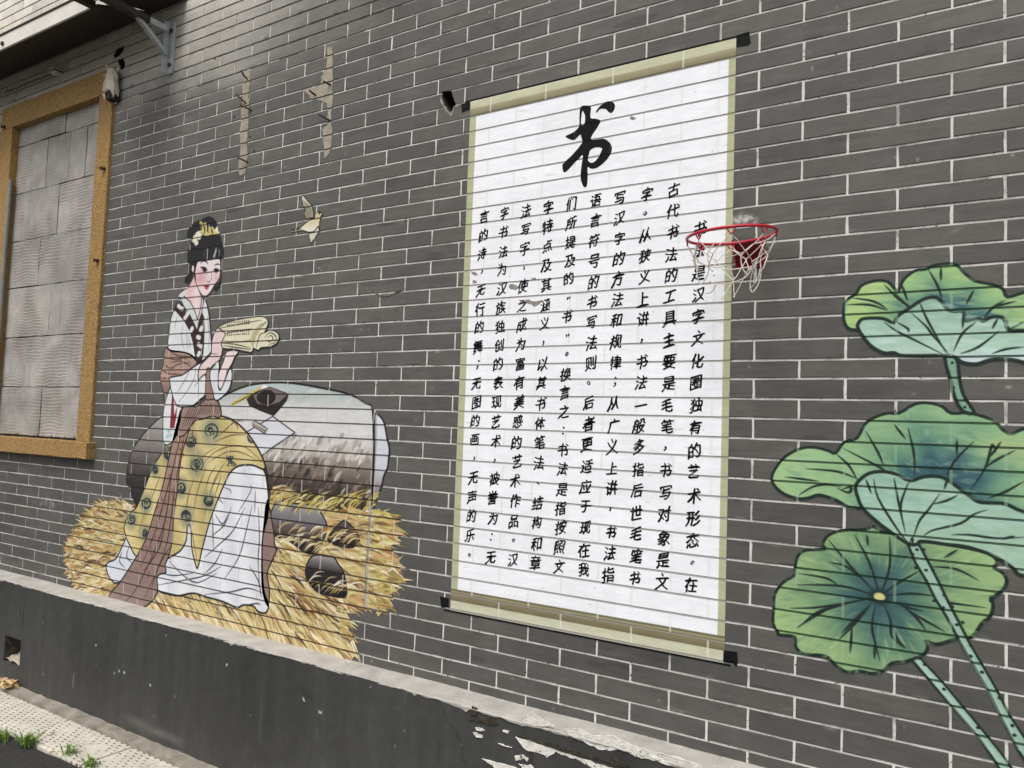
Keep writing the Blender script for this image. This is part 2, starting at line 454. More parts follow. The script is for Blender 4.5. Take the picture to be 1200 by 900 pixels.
scuff((880, 400), .04, .02, (150, 148, 146), .4, 4); scuff((610, 790), .08, .04, (105, 105, 105), .4, 8)
for i in range(260):
    X, Z = random.uniform(-3.4, 1.2), random.uniform(ZL, GZ + 2.2)
    wc.blob((X, Z), random.uniform(.003, .008), random.uniform(.003, .007), (190, 188, 182), random.uniform(.2, .8), .8)
for i in range(90):
    X, Z = random.uniform(-5, 1.2), random.uniform(ZL, GZ + 2.2); a = random.uniform(-.6, .6); L = random.uniform(.02, .09)
    wc.line([(X, Z), (X + L * math.cos(a), Z + L * math.sin(a))], .005, random.choice([(118, 114, 108), (60, 58, 56), (135, 132, 126)]), .8, random.uniform(.2, .7))
for i in range(700):
    r_ = random.randint(-44, 5); X = random.uniform(-4.9, 1.1); Z = BEDS[r_] + random.choice([-1, 1]) * random.uniform(.004, .009)
    wc.line([(X, Z), (X + random.uniform(.01, .07), Z + random.uniform(-.002, .002))], random.uniform(.004, .008), random.choice([(150, 147, 141), (60, 58, 54), (120, 116, 110), (50, 48, 46)]), .9, random.uniform(.25, .8))
for i in range(260):                               # long soft brush passes and damp patches in the grey coat
    X, Z = random.uniform(-5, 1.1), random.uniform(ZL, GZ + 2.2); L = random.uniform(.08, .22); v_ = random.choice([62, 66, 90, 94])
    wc.line([(X, Z), (X + L, Z + random.uniform(-.004, .004))], random.uniform(.012, .035), (v_, v_, v_ - 2), .9, random.uniform(.15, .5))
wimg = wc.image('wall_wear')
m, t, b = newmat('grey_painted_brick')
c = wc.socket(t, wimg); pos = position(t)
g = N(t, 'ShaderNodeNewGeometry'); oi = N(t, 'ShaderNodeObjectInfo')
rnd = mathn(t, 'FRACT', mathn(t, 'ADD', g.outputs['Random Per Island'], oi.outputs['Random']))
tone = ramp(t, rnd, [(0.0, (0.90, 0.90, 0.91)), (0.5, (1, 1, 1)), (1.0, (1.13, 1.11, 1.08))])
c = mixc(t, 1.0, c, tone, 'MULTIPLY')
st = noise(t, 1.0, 5, 0.65, scaled(t, pos, (7, 7, 70)))
c = mixc(t, 0.5, c, ramp(t, st, [(0.25, (0.72, 0.72, 0.72)), (0.75, (1.3, 1.29, 1.27))]), 'MULTIPLY')
c = mixc(t, 0.35, c, ramp(t, noise(t, 16, 6, 0.7, pos), [(0.3, (0.7, 0.7, 0.7)), (0.7, (1.3, 1.3, 1.28))]), 'MULTIPLY')
t.links.new(c, b.inputs['Base Color'])
rr = ramp(t, noise(t, 20, 4, 0.6, pos), [(0.3, (0.5, 0.5, 0.5)), (0.7, (0.7, 0.7, 0.7))]); t.links.new(rr, b.inputs['Roughness'])
b.inputs['Specular IOR Level'].default_value = 0.2
hh = mathn(t, 'ADD', mathn(t, 'MULTIPLY', st, 0.7), noise(t, 130, 5, 0.7, pos))
bump(t, b, hh, 0.35, 0.0016)
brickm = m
# mortar: white painted, bed joints darker towards the top left
m, t, b = newmat('white_pointing')
pos = position(t)
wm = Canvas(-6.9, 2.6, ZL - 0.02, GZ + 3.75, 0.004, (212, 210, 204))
for r_ in range(R0, R1 + 1):            # upper bed joints turn dark brown towards the left; uprights stay white
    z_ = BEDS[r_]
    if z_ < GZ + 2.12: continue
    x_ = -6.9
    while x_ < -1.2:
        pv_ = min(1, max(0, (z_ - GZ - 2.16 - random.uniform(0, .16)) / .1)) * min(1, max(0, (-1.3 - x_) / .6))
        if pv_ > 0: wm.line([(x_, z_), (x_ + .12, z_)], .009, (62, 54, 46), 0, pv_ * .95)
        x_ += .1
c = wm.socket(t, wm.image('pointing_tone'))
c = mixc(t, ramp(t, noise(t, 9, 6, 0.7, pos), [(0.50, (0, 0, 0)), (0.66, (0.75, 0.75, 0.75))]), c, srgb((122, 118, 110)))
c = mixc(t, ramp(t, noise(t, 70, 3, 0.7, pos), [(0.62, (0, 0, 0)), (0.70, (1, 1, 1))]), c, srgb((70, 67, 62)))
t.links.new(c, b.inputs['Base Color']); b.inputs['Roughness'].default_value = 0.9
bump(t, b, noise(t, 150, 4, 0.7, pos), 0.6, 0.002)
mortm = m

wall = tag(empty('brick_wall', (-2, 0.1, 0)), 'long grey brick wall with white pointing, murals and a dark plinth', 'wall')
# backing slab around the window opening
bms = bmesh.new()
for q in ((-6.9, WIN[0], 0, GZ + 3.75), (WIN[1], 2.6, 0, GZ + 3.75), (WIN[0], WIN[1], 0, WIN[2]), (WIN[0], WIN[1], WIN[3], GZ + 3.75)):
    add_box(bms, q[0], q[1], JD, 0.16, q[2], q[3])
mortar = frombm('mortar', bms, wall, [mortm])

def variant(i):
    """unit brick front: x 0..1, z 0..1; y in metres; edges slightly uneven, arris broken"""
    r2 = random.Random(i); n = 5; V = []; F = []
    def ring(ins, y, j):
        pts = []
        for k in range(n): pts.append((k / n, 0))
        pts.append((1, 0)); pts.append((1, .5))
        for k in range(n): pts.append((1 - k / n, 1))
        pts.append((0, 1)); pts.append((0, .5))
        out = []
        for a, c_ in pts:
            ax = ins / 0.243; cz = ins / 0.053
            aa = a + (ax if a == 0 else -ax if a == 1 else 0); z_ = c_ + (cz if c_ == 0 else -cz if c_ == 1 else 0)
            out.append((aa + r2.uniform(-1, 1) * j / .243, y, z_ + r2.uniform(-1, 1) * j / .053))
        return out
    r_ = ring(0, JD + .003, .0002); r1 = ring(0.0001, .0012, .0009); r0_ = ring(.0014, 0, .0009)
    m_ = len(r_)
    V = r_ + r1 + r0_ + [(.5, -.0001, .5)]
    for a in (0, m_):
        for k in range(m_): F.append((a + k, a + (k + 1) % m_, a + m_ + (k + 1) % m_, a + m_ + k))
    F.append(tuple(range(2 * m_, 3 * m_)))
    me = bpy.data.meshes.new('brick'); me.from_pydata(V[:-1], [], F); me.materials.append(brickm)
    b2 = bmesh.new(); b2.from_mesh(me); bmesh.ops.recalc_face_normals(b2, faces=b2.faces[:])
    b2.faces.ensure_lookup_table()
    if b2.faces[-1].normal.y > 0: bmesh.ops.reverse_faces(b2, faces=b2.faces[:])
    b2.to_mesh(me); b2.free()
    return me
VAR = [variant(i) for i in range(8)]
HOLES = {  # broken places: outlines on the wall
 'hole': T((505, 95, 20), [(255, 240), (480, 225), (505, 330), (540, 430), (580, 530), (555, 590), (520, 680), (430, 735), (370, 640), (300, 540), (265, 430), (250, 330)]),
 'gap1': T((110, 40, 11.25), [(290, 195), (395, 150), (400, 190), (370, 245), (330, 290), (270, 320), (255, 280), (285, 235)]),
 'gap2': T((110, 40, 11.25), [(320, 330), (370, 315), (405, 350), (412, 410), (385, 470), (345, 460), (340, 420), (315, 400)]),
 'gap3': T((0, 0, 6.923), [(468, 585), (510, 570), (512, 600), (488, 628), (472, 615)]),
}
HB_ = {k: (min(p[0] for p in v), max(p[0] for p in v), min(p[1] for p in v), max(p[1] for p in v)) for k, v in HOLES.items()}
def projpx(X, Z):
    q = (np.array([X, 0, Z]) - CC) @ RM
    if q[2] > -0.05: return None
    return (600 + FPX * q[0] / -q[2], 450 - FPX * q[1] / -q[2])
bricks = []
for r in range(R0, R1 + 1):
    zt = BEDS[r] - HB; zb = BEDS[r + 1] + HB
    if r == R1: zb = ZL
    if zt > GZ + 3.7: continue
    for c in range(C0, C1 - 1):
        if (c + r) % 2: continue
        xa, xb = jx(c) + HV, jx(c + 2) - HV
        xa += random.uniform(-.0006, .0006); xb += random.uniform(-.0006, .0006)
        if xa < -6.85 or xb > 2.55: continue
        segs = [(xa, xb)]
        if zb < WIN[3] and zt > WIN[2]:
            o0, o1 = WIN[0] - .01, WIN[1] + .01; segs = []
            if xa < o0: segs.append((xa, min(xb, o0)))
            if xb > o1: segs.append((max(xa, o1), xb))
        for s0, s1 in segs:
            if s1 - s0 < .01: continue
            bricks.append((s0, s1, zb, zt))
def vis(bk):
    cs = [projpx(x, z) for x in bk[:2] for z in bk[2:]]
    if any(q is None for q in cs): return 0
    u = [min(max(q[0], 0), 1200) for q in cs]; v = [min(max(q[1], 0), 900) for q in cs]
    a = (max(u) - min(u)) * (max(v) - min(v))
    return a
SCROLL = (-1.206, -0.198)
def covered(bk):   # wholly under the painted scroll
    return SCROLL[0] < bk[0] and bk[1] < SCROLL[1] and GZ - .06 < bk[2] and bk[3] < GZ + 1.84
scored = sorted(((vis(bk) * (0 if covered(bk) else 1), i) for i, bk in enumerate(bricks)), reverse=True)
single = {i for s, i in scored[:290]}
cut_set = {}
for i, bk in enumerate(bricks):
    for k, hb in HB_.items():
        if bk[0] < hb[1] and bk[1] > hb[0] and bk[2] < hb[3] and bk[3] > hb[2]: cut_set.setdefault(i, []).append(k)
V, F = [], []
cutobjs = []
for i, bk in enumerate(bricks):
    me = VAR[random.randrange(8)]; dy = random.uniform(-.0006, .0004); tilt = random.uniform(-.0006, .0006)
    sx, sz = bk[1] - bk[0], bk[3] - bk[2]
    if i in cut_set:
        b2 = bmesh.new(); add_box(b2, bk[0], bk[1], dy, JD + .004, bk[2], bk[3])
        o = frombm('brick', b2, wall, [brickm]); cutobjs.append((o, cut_set[i])); continue
    if i in single:
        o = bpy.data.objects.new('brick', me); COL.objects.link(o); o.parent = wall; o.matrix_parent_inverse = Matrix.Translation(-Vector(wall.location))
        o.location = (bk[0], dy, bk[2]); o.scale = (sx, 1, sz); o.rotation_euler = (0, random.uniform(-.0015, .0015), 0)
    else:
        n0 = len(V)
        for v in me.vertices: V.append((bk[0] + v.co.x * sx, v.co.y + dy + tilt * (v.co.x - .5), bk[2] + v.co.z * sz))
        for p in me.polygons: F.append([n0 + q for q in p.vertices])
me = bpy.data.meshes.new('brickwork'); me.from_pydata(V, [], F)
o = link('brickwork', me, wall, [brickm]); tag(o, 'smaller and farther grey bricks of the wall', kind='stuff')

# broken holes: cut through bricks and backing, each with a rough cavity behind
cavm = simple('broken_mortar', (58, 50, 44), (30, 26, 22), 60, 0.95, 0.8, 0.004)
palem = simple('pale_broken_plaster', (196, 186, 168), (150, 138, 120), 70, 0.95, 0.9, 0.004)
def prism(poly, y0, y1, shrink=1.0):
    b2 = bmesh.new(); cx = sum(p[0] for p in poly) / len(poly); cz = sum(p[1] for p in poly) / len(poly)
    f = b2.faces.new([b2.verts.new((x, y0, z)) for x, z in poly]); r_ = bmesh.ops.extrude_face_region(b2, geom=[f])
    for v in r_['geom']:
        if isinstance(v, bmesh.types.BMVert): v.co = Vector((cx + (v.co.x - cx) * shrink, y1, cz + (v.co.z - cz) * shrink))
    return b2
cutters = {}
for k, poly in HOLES.items():
    cutters[k] = frombm('cutter_' + k, prism(poly, -0.05, 0.25))
def boolean(o, cs):
    for k in cs:
        md = o.modifiers.new('b', 'BOOLEAN'); md.operation = 'DIFFERENCE'; md.object = cutters[k]; md.solver = 'EXACT'
    dg = bpy.context.evaluated_depsgraph_get(); dg.update()
    me2 = bpy.data.meshes.new_from_object(o.evaluated_get(dg)); o.modifiers.clear(); o.data = me2
for o, ks in cutobjs: boolean(o, ks)
boolean(mortar, list(HOLES))
for c_ in cutters.values(): bpy.data.objects.remove(c_)
for k, poly in HOLES.items():
    b2 = prism([(x, z) for x, z in poly], 0.02, 0.15, 0.9)
    for f in list(b2.faces):
        if all(abs(v.co.y - .02) < 1e-5 for v in f.verts): b2.faces.remove(f)
    cx = sum(p[0] for p in poly) / len(poly); cz = sum(p[1] for p in poly) / len(poly)
    for v in b2.verts:
        v.co.x = cx + (v.co.x - cx) * .975; v.co.z = cz + (v.co.z - cz) * .975; v.co.y = .005 if v.co.y < .03 else v.co.y
    frombm('cavity', b2, wall, [cavm])
# crumbled rims
def rim(pts, wd, mat, name='broken_edge'):
    b2 = bmesh.new(); pts = smooth(pts, 4, False); n = len(pts); pr = None
    for i, (x, z) in enumerate(pts):
        a = pts[max(i - 1, 0)]; c_ = pts[min(i + 1, n - 1)]; d = Vector((c_[0] - a[0], c_[1] - a[1])); d.normalize(); nn = Vector((-d.y, d.x))
        h = wd * random.uniform(.5, 1.2) * (1 - .6 * abs(2 * i / (n - 1) - 1) ** 3)
        row = [b2.verts.new((x + nn.x * h, .004, z + nn.y * h)), b2.verts.new((x + nn.x * h * .5, -random.uniform(.001, .005), z + nn.y * h * .5)),
               b2.verts.new((x - nn.x * h * .5, -random.uniform(0, .003), z - nn.y * h * .5)), b2.verts.new((x - nn.x * h, .008, z - nn.y * h))]
        if pr:
            for k_ in range(3): b2.faces.new([pr[k_], row[k_], row[k_ + 1], pr[k_ + 1]])
        pr = row
    return frombm(name, b2, wall, [mat])
rim(T((505, 95, 20), [(225, 310), (235, 420), (265, 530), (310, 610), (370, 700), (440, 770), (500, 760), (530, 680), (550, 610), (620, 600), (735, 570)]), .0055, palem)
rim(T((505, 95, 20), [(430, 800), (470, 800), (520, 770)]), .008, palem)
rim(T((110, 40, 11.25), [(235, 350), (290, 325), (370, 300)]), .008, palem)
rim(T((110, 40, 11.25), [(325, 120), (335, 150), (330, 170)]), .010, palem)
rim(T((110, 40, 11.25), [(405, 160), (398, 210), (375, 250)]), .006, palem)
rim(T((110, 40, 11.25), [(310, 400), (335, 425), (330, 450)]), .008, palem)
rim(T((110, 40, 11.25), [(420, 400), (490, 395)]), .006, palem)
rim(T((0, 0, 6.923), [(465, 640), (478, 655), (505, 648)]), .02, palem)
rim(T((0, 0, 6.923), [(430, 745), (445, 762), (462, 748)]), .022, palem)
rim(T((0, 0, 6.923), [(25, 845), (45, 835), (70, 845)]), .035, simple('dull_plaster', (150, 150, 148), (176, 176, 172), 30, .9, .5))
# rusty cable scar on the bricks above the window
rust = simple('rusty_wire', (104, 70, 44), (60, 44, 34), 80, .9, .5)
b2 = bmesh.new()
pts = [P(*q) for q in ((7, 108), (16, 105), (26, 101), (38, 95), (46, 93), (58, 88), (66, 84))]
tube(b2, [(x, -.003, z + random.uniform(-.006, .006)) for x, z in smooth(pts, 4, False)], .003, 5)
frombm('old_wire', b2, wall, [rust])

# cement filled chases with nail stubs
cem = simple('chase_cement', (170, 162, 148), (142, 133, 119), 30, 0.95, 0.7, 0.004, 6, speck=((110, 98, 84), 90, .15))
o2 = (265, 70, 6.207)
chA = T(o2, [(135, 75), (180, 70), (178, 130), (170, 200), (165, 300), (165, 420), (160, 520), (150, 600), (160, 700), (150, 780), (140, 830), (100, 845), (92, 790), (100, 700), (110, 620), (100, 540), (112, 440), (110, 360), (125, 280), (118, 200), (130, 150)])
chB = T(o2, [(740, -90), (775, -95), (778, -20), (780, 60), (775, 170), (778, 260), (770, 360), (765, 440), (775, 520), (770, 620), (750, 690), (720, 720), (712, 640), (705, 560), (700, 510), (735, 470), (740, 400), (738, 320), (690, 300), (620, 280), (590, 250), (565, 225), (640, 200), (690, 180), (695, 120), (725, 80), (738, 0)])
bedm = simple('chase_bed_joint', (52, 45, 38), (84, 74, 62), 50, .95, .5)
for nm, ch in (('cement_chase', chA), ('cement_chase', chB)):
    o = skin(nm, [jig(ch, .003)], 2, [cem, bedm, cem], wall); o['label'] = 'narrow strip of pale cement filling a chase in the bricks' if ch is chA else 'pale cement chase widening to a ragged patch at its middle'
nailm = simple('rusty_iron', (48, 38, 32), (78, 58, 44), 60, .8, .4)
for (a, c_, d, e_) in ((110, 270, 150, 320), (140, 345, 190, 370), (120, 725, 160, 745), (710, 415, 760, 445), (640, 240, 655, 262), (740, 175, 765, 185), (150, 110, 158, 145)):
    p, q = T(o2, [(a, c_), (d, e_)])
    b2 = bmesh.new(); tube(b2, [(p[0], -.028, p[1]), (lerp(p[0], q[0], .6), -.016, lerp(p[1], q[1], .6)), (q[0], .002, q[1])], .0042, 6)
    frombm('nail', b2, wall, [nailm])
for q in ((252, 69), (283, 83), (298, 177), (275, 137), (293, 160)):
    X, Z = P(*q); b2 = bmesh.new(); bmesh.ops.create_icosphere(b2, subdivisions=1, radius=.007)
    for v in b2.verts: v.co = Vector((v.co.x * 1.1 + X, v.co.y * .4, v.co.z + Z))
    frombm('plug', b2, wall, [nailm])
# torn, lifted mortar line near the bird
rim([P(*q) for q in ((436, 340), (444, 346), (452, 347), (470, 341))], .006, simple('loose_mortar', (130, 120, 104), (92, 82, 70), 60, .9, .6))

# --- plinth and ledge
pc = Canvas(-6.9, 2.6, 0, ZL + .01, 0.006, (55, 55, 54))
Xp, Zp = pc.grid((0, pc.W, 0, pc.H))
def lown2(sx, sz, seed):
    r2 = np.random.default_rng(seed); n = r2.random((int(.6 / sz) + 4, int(9.6 / sx) + 4)); iy = (Zp[:, 0]) / sz; ix = (Xp[0] + 6.9) / sx
    y0 = iy.astype(int); x0 = ix.astype(int); fy = (iy - y0)[:, None]; fx = (ix - x0)[None]; fy = fy * fy * (3 - 2 * fy); fx = fx * fx * (3 - 2 * fx)
    return n[y0][:, x0] * (1 - fy) * (1 - fx) + n[y0 + 1][:, x0] * fy * (1 - fx) + n[y0][:, x0 + 1] * (1 - fy) * fx + n[y0 + 1][:, x0 + 1] * fy * fx - 0.5
pc.a += (lown2(.4, .3, 1) * 13 + lown2(.05, .4, 2) * 9 + lown2(.015, .2, 3) * 5 + lown2(.03, .03, 8) * 4)[..., None]
pc.a += (np.clip(.14 - Zp, 0, .14) * 60)[..., None] * np.array([1.0, .9, .7])
for i in range(150):                                                              # pale runs, dust at the foot, chips, scratches
    X = random.uniform(-5, .8); Z = random.uniform(.1, ZL - .03); L = random.uniform(.04, .22)
    pc.line([(X, Z), (X + random.uniform(-.004, .004), Z - L)], random.uniform(.006, .02), random.choice([(84, 84, 82), (40, 40, 40), (72, 71, 68)]), .7, random.uniform(.12, .4))
for i in range(60):
    X, Z = random.uniform(-5, .9), random.uniform(.05, ZL)
    pc.blob((X, Z), random.uniform(.002, .0045), random.uniform(.002, .008), (182, 180, 172), random.uniform(.4, 1), .6)
def pl(px): return P(px[0], px[1], -.12)
for q, L, cl in (((160, 845), .12, (104, 100, 94)), ((172, 854), .16, (98, 96, 92)), ((190, 860), .12, (112, 110, 106)), ((206, 868), .08, (106, 104, 100))):
    X, Z = pl(q); pc.blob((X, Z), L, .03, cl, .55, 1.0)
for a, c_ in (((363, 690), (366, 722)), ((365, 722), (362, 745)), ((86, 790), (85, 806)), ((352, 808), (368, 822)), ((158, 724), (160, 742))):
    pc.line([pl(a), pl(c_)], .005, (24, 24, 24) if a[0] != 86 else (170, 168, 160), .4, .8)
for a in ((140, 786), (146, 788), (134, 788), (176, 803), (113, 756), (266, 779), (355, 820), (375, 835)):
    pc.poly(jig([(pl(a)[0] + .007 * math.cos(k_ * 1.26), pl(a)[1] + .007 * math.sin(k_ * 1.26)) for k_ in range(5)], .003), (188, 186, 180))
def crack(q, n, step, ang, col=(26, 26, 25), wd=.0035):
    x, z = q; a = ang; pts = [(x, z)]
    for i in range(n):
        a += random.gauss(0, .5); x += math.cos(a) * step; z += math.sin(a) * step; pts.append((x, z)); a = lerp(a, ang, .4)
    pc.line(pts, wd, col, .5, .85)
crack(pl((362, 690)), 9, .012, -1.6); crack(pl((520, 830)), 16, .014, -1.3); crack(pl((610, 845)), 22, .014, -.25); crack(pl((235, 720)), 10, .01, -1.4); crack(pl((470, 800)), 12, .01, -1.0, (84, 84, 82), .003)
pimg = pc.image('plinth_wear')
m, t, b = newmat('dark_painted_render'); c = pc.socket(t, pimg); pos = position(t)
c = mixc(t, 0.5, c, ramp(t, noise(t, 24, 7, 0.7, pos), [(0.3, (0.72, 0.72, 0.72)), (0.7, (1.3, 1.3, 1.3))]), 'MULTIPLY')
t.links.new(c, b.inputs['Base Color']); b.inputs['Roughness'].default_value = 0.62
bump(t, b, mathn(t, 'ADD', noise(t, 9, 4, 0.6, pos), mathn(t, 'MULTIPLY', noise(t, 90, 5, 0.7, pos), .35)), 0.5, 0.006)
plm = m
plinth = frombm('plinth', bmesh.new(), wall, [plm])
b2 = bmesh.new()
vh = (-4.14, -3.965, GZ - .770, GZ - .628)        # little square drain hole
def face_grid(x0, x1, z0, z1):
    nx_ = max(1, int((x1 - x0) / .06)); nz_ = max(1, int((z1 - z0) / .05)); g_ = []
    for i in range(nx_ + 1):
        g_.append([b2.verts.new((x0 + (x1 - x0) * i / nx_, -.12, z0 + (z1 - z0) * j / nz_)) for j in range(nz_ + 1)])
    for i in range(nx_):
        for j in range(nz_): b2.faces.new([g_[i][j], g_[i + 1][j], g_[i + 1][j + 1], g_[i][j + 1]])
face_grid(-6.9, vh[0], -.02, ZL - .002); face_grid(vh[1], 2.6, -.02, ZL - .002)
face_grid(vh[0], vh[1], -.02, vh[2]); face_grid(vh[0], vh[1], vh[3], ZL - .002)
bmesh.ops.remove_doubles(b2, verts=b2.verts[:], dist=1e-5)
for v in b2.verts:
    inner = vh[0] - .03 < v.co.x < vh[1] + .03 and vh[2] - .03 < v.co.z < vh[3] + .03
    v.co.y += .0015 * math.sin(v.co.x * 7 + v.co.z * 5) + (0 if inner else random.uniform(-.0008, .0008))
b2.to_mesh(plinth.data); b2.free()
bmc = bmesh.new(); add_box(bmc, vh[0], vh[1], -.121, .05, vh[2], vh[3])
for f in list(bmc.faces):
    if f.calc_center_median().y < -.12: bmc.faces.remove(f)
bmesh.ops.subdivide_edges(bmc, edges=bmc.edges[:], cuts=3, use_grid_fill=True)
for v in bmc.verts:
    if v.co.y > -.115: v.co += Vector([random.uniform(-.006, .006) for _ in range(3)])
o = frombm('drain_hole', bmc, wall, [simple('hole_cement', (92, 86, 78), (50, 46, 42), 40, .95, .7)]); o['label'] = 'square drain hole low in the dark plinth'
b2 = bmesh.new(); q = [b2.verts.new(p) for p in ((vh[0], -.112, vh[2] + .012), (vh[1], -.112, vh[2] + .006), (vh[1], -.02, vh[2] + .03), (vh[0], -.02, vh[2] + .035))]
b2.faces.new(q); bmesh.ops.subdivide_edges(b2, edges=b2.edges[:], cuts=5, use_grid_fill=True)
for v in b2.verts: v.co.z += random.uniform(-.006, .008)
frombm('rubble', b2, wall, [palem])

ledm = simple('ledge_concrete', (154, 150, 144), (184, 180, 173), 11, 0.85, 0.5, 0.004, 6, speck=((232, 229, 222), 60, .10))
b2 = bmesh.new(); n = 640; pr = None; j = 0.0; d_ = 0.0
for i in range(n + 1):
    xx = -6.9 + 9.5 * i / n; j = j * .8 + random.uniform(-.002, .002); d_ = d_ * .7 + random.uniform(-.002, .003)
    big = max(0, min(1, (xx + 1.1) / .5)) * .006
    yo = -.122 + j - big * random.random(); dz = .006 + abs(d_) * 1.2 + (random.random() < .05) * random.uniform(.003, .012)
    zz = ZL + .0012 * math.sin(xx * 9) + random.uniform(-.0006, .0006)
    row = [b2.verts.new(p) for p in ((xx, .006, zz + .003), (xx, -.05, zz + .001), (xx, yo + .004, zz - .001), (xx, yo - .001, zz - .004), (xx, yo + .0005, zz - dz), (xx, -.117, zz - dz - .002))]
    if pr:
        for k_ in range(5): b2.faces.new([pr[k_], row[k_], row[k_ + 1], pr[k_ + 1]])
    pr = row
o = frombm('ledge', b2, wall, [ledm]); o['label'] = 'pale worn concrete top of the plinth'
# flaked plaster on the plinth
whp = simple('flaked_white_plaster', (236, 233, 226), (200, 196, 188), 40, 0.95, 0.9, 0.006, 6, speck=((92, 86, 78), 60, .17))
brp = simple('crumbled_render', (80, 73, 60), (42, 38, 33), 60, 0.95, 0.9, 0.006)
Z6 = (500, 810, 4.6154)
FL = [[(515, 145), (570, 120), (650, 165), (690, 190), (600, 188), (530, 172)],
      [(480, 245), (560, 270), (640, 300), (740, 330), (860, 370), (960, 400), (1060, 440), (1020, 470), (930, 440), (870, 400), (820, 368), (760, 352), (700, 328), (650, 357), (600, 328), (540, 318), (500, 275)],
      [(300, 365), (360, 380), (440, 400), (560, 440), (620, 480), (520, 470), (380, 418), (340, 390)],
      [(262, 195), (300, 200), (312, 213), (275, 213)], [(252, 222), (300, 238), (302, 254), (265, 246)], [(412, 212), (447, 212), (442, 226), (415, 220)],
      [(475, 350), (505, 348), (510, 370), (482, 372)], [(515, 345), (552, 365), (545, 376), (520, 362)], [(500, 395), (560, 400), (600, 430), (540, 430)],
      [(385, 280), (420, 292), (460, 304), (420, 298)],
      [(740, 205), (810, 200), (900, 240), (1010, 240), (1100, 290), (1200, 320), (1330, 350), (1480, 400), (1500, 440), (1400, 420), (1300, 395), (1200, 368), (1130, 352), (1060, 312), (1000, 322), (930, 312), (850, 272), (790, 252)]]
for q in FL:
    poly = jig(T(Z6, q, -.1215), .002)
    slab('plaster_patch', poly, -.1235, -.1185, whp, wall, jit=.0012)
for q in ([(245, 80), (275, 95), (270, 125), (250, 140), (300, 152), (330, 135), (370, 150), (388, 180), (340, 182), (290, 168), (225, 148), (245, 115)],
          [(480, 236), (560, 252), (680, 280), (760, 310), (900, 350), (1080, 405), (1080, 412), (900, 366), (740, 322), (640, 290), (560, 262)],
          [(1000, 345), (1050, 370), (1100, 405), (1060, 400), (1010, 370)], [(795, 238), (815, 250), (850, 262), (800, 266)]):
    slab('crumbled_patch', jig(T(Z6, q, -.122), .0015), -.1238, -.1190, brp, wall, jit=.001)

# =================================================================== BLOCKED WINDOW
frm, t, b = newmat('tan_roughcast'); pos = position(t)
c = mixc(t, ramp(t, noise(t, 130, 5, 0.75, pos), [(0.38, (0, 0, 0)), (0.6, (1, 1, 1))]), srgb((112, 84, 46)), srgb((196, 158, 98)))
c = mixc(t, ramp(t, noise(t, 5, 4, 0.6, pos), [(0.45, (0, 0, 0)), (0.7, (.5, .5, .5))]), c, srgb((150, 122, 80)))
t.links.new(c, b.inputs['Base Color']); b.inputs['Roughness'].default_value = 0.95
bump(t, b, noise(t, 170, 4, 0.7, pos), 1.0, 0.008)
win = tag(empty('blocked_window', (-4.24, 0, GZ + .4)), 'window opening walled up with pale blocks inside a tan roughcast surround', 'window')
box('lintel', -4.875, -3.625, -.018, .05, GZ + 2.385, GZ + 2.525, frm, win, .003, .05, .0012)
box('jamb', -3.755, -3.625, -.0175, .05, GZ + .4555, GZ + 2.3845, frm, win, .003, .05, .0012)
box('jamb', -4.875, -4.730, -.0175, .05, GZ + .4555, GZ + 2.3845, frm, win, .003, .05, .0012)
box('sill', -4.97, -3.59, -.052, .05, GZ + .365, GZ + .455, frm, win, .004, .05, .0015)
blk, t, b = newmat('combed_block'); pos = position(t); sp = t.nodes.new('ShaderNodeSeparateXYZ'); t.links.new(pos, sp.inputs[0])
oi = N(t, 'ShaderNodeObjectInfo')
warp = mathn(t, 'MULTIPLY', noise(t, 6, 2, 0.5, pos), .05)
wv = mathn(t, 'SINE', mathn(t, 'MULTIPLY', mathn(t, 'ADD', sp.outputs[2], warp), 330))
comb = ramp(t, wv, [(0.0, (0, 0, 0)), (0.9, (1, 1, 1))])
cgate = ramp(t, noise(t, 3.5, 2, 0.5, pos), [(0.42, (0, 0, 0)), (0.56, (1, 1, 1))])
c = mixc(t, ramp(t, noise(t, 5, 5, 0.6, pos), [(0.3, (0, 0, 0)), (0.7, (1, 1, 1))]), srgb((140, 136, 130)), srgb((178, 174, 168)))
c = mixc(t, mathn(t, 'MULTIPLY', cgate, mathn(t, 'MULTIPLY', mathn(t, 'SUBTRACT', 1.0, comb), .35)), c, srgb((105, 98, 90)))
c = mixc(t, ramp(t, noise(t, 1.0, 3, 0.6, scaled(t, pos, (18, 18, 2.5))), [(0.55, (0, 0, 0)), (0.75, (.5, .5, .5))]), c, srgb((120, 116, 110)))
c = mixc(t, ramp(t, noise(t, 55, 3, 0.7, pos), [(0.66, (0, 0, 0)), (0.72, (1, 1, 1))]), c, srgb((84, 76, 68)))
c = mixc(t, 1.0, c, ramp(t, oi.outputs['Random'], [(0, (.86, .86, .86)), (1, (1.08, 1.07, 1.06))]), 'MULTIPLY')
t.links.new(c, b.inputs['Base Color']); b.inputs['Roughness'].default_value = .95
bump(t, b, mathn(t, 'ADD', mathn(t, 'MULTIPLY', mathn(t, 'MULTIPLY', comb, cgate), .6), noise(t, 60, 4, .6, pos)), .5, .004)
YB = .028
def pz(a, c_): return (P(*a, YB)[1] + P(*c_, YB)[1]) / 2
rowz = [GZ + 2.40, pz((17, 175), (116.6, 143)), pz((14, 229.5), (112, 204.7)), pz((8.5, 284), (107, 268)), pz((3, 339), (102.6, 328)), pz((0, 397), (101, 390)), pz((0, 453), (94, 454)), GZ + .462]
joints = [[(46.7, 153), (77, 148), (110, 130)], [(55, 189), (81.6, 180), (102, 165)], [(68.4, 243)], [(46, 307)], [(58, 364)], [(35.7, 419)], [(47.7, 477)]]
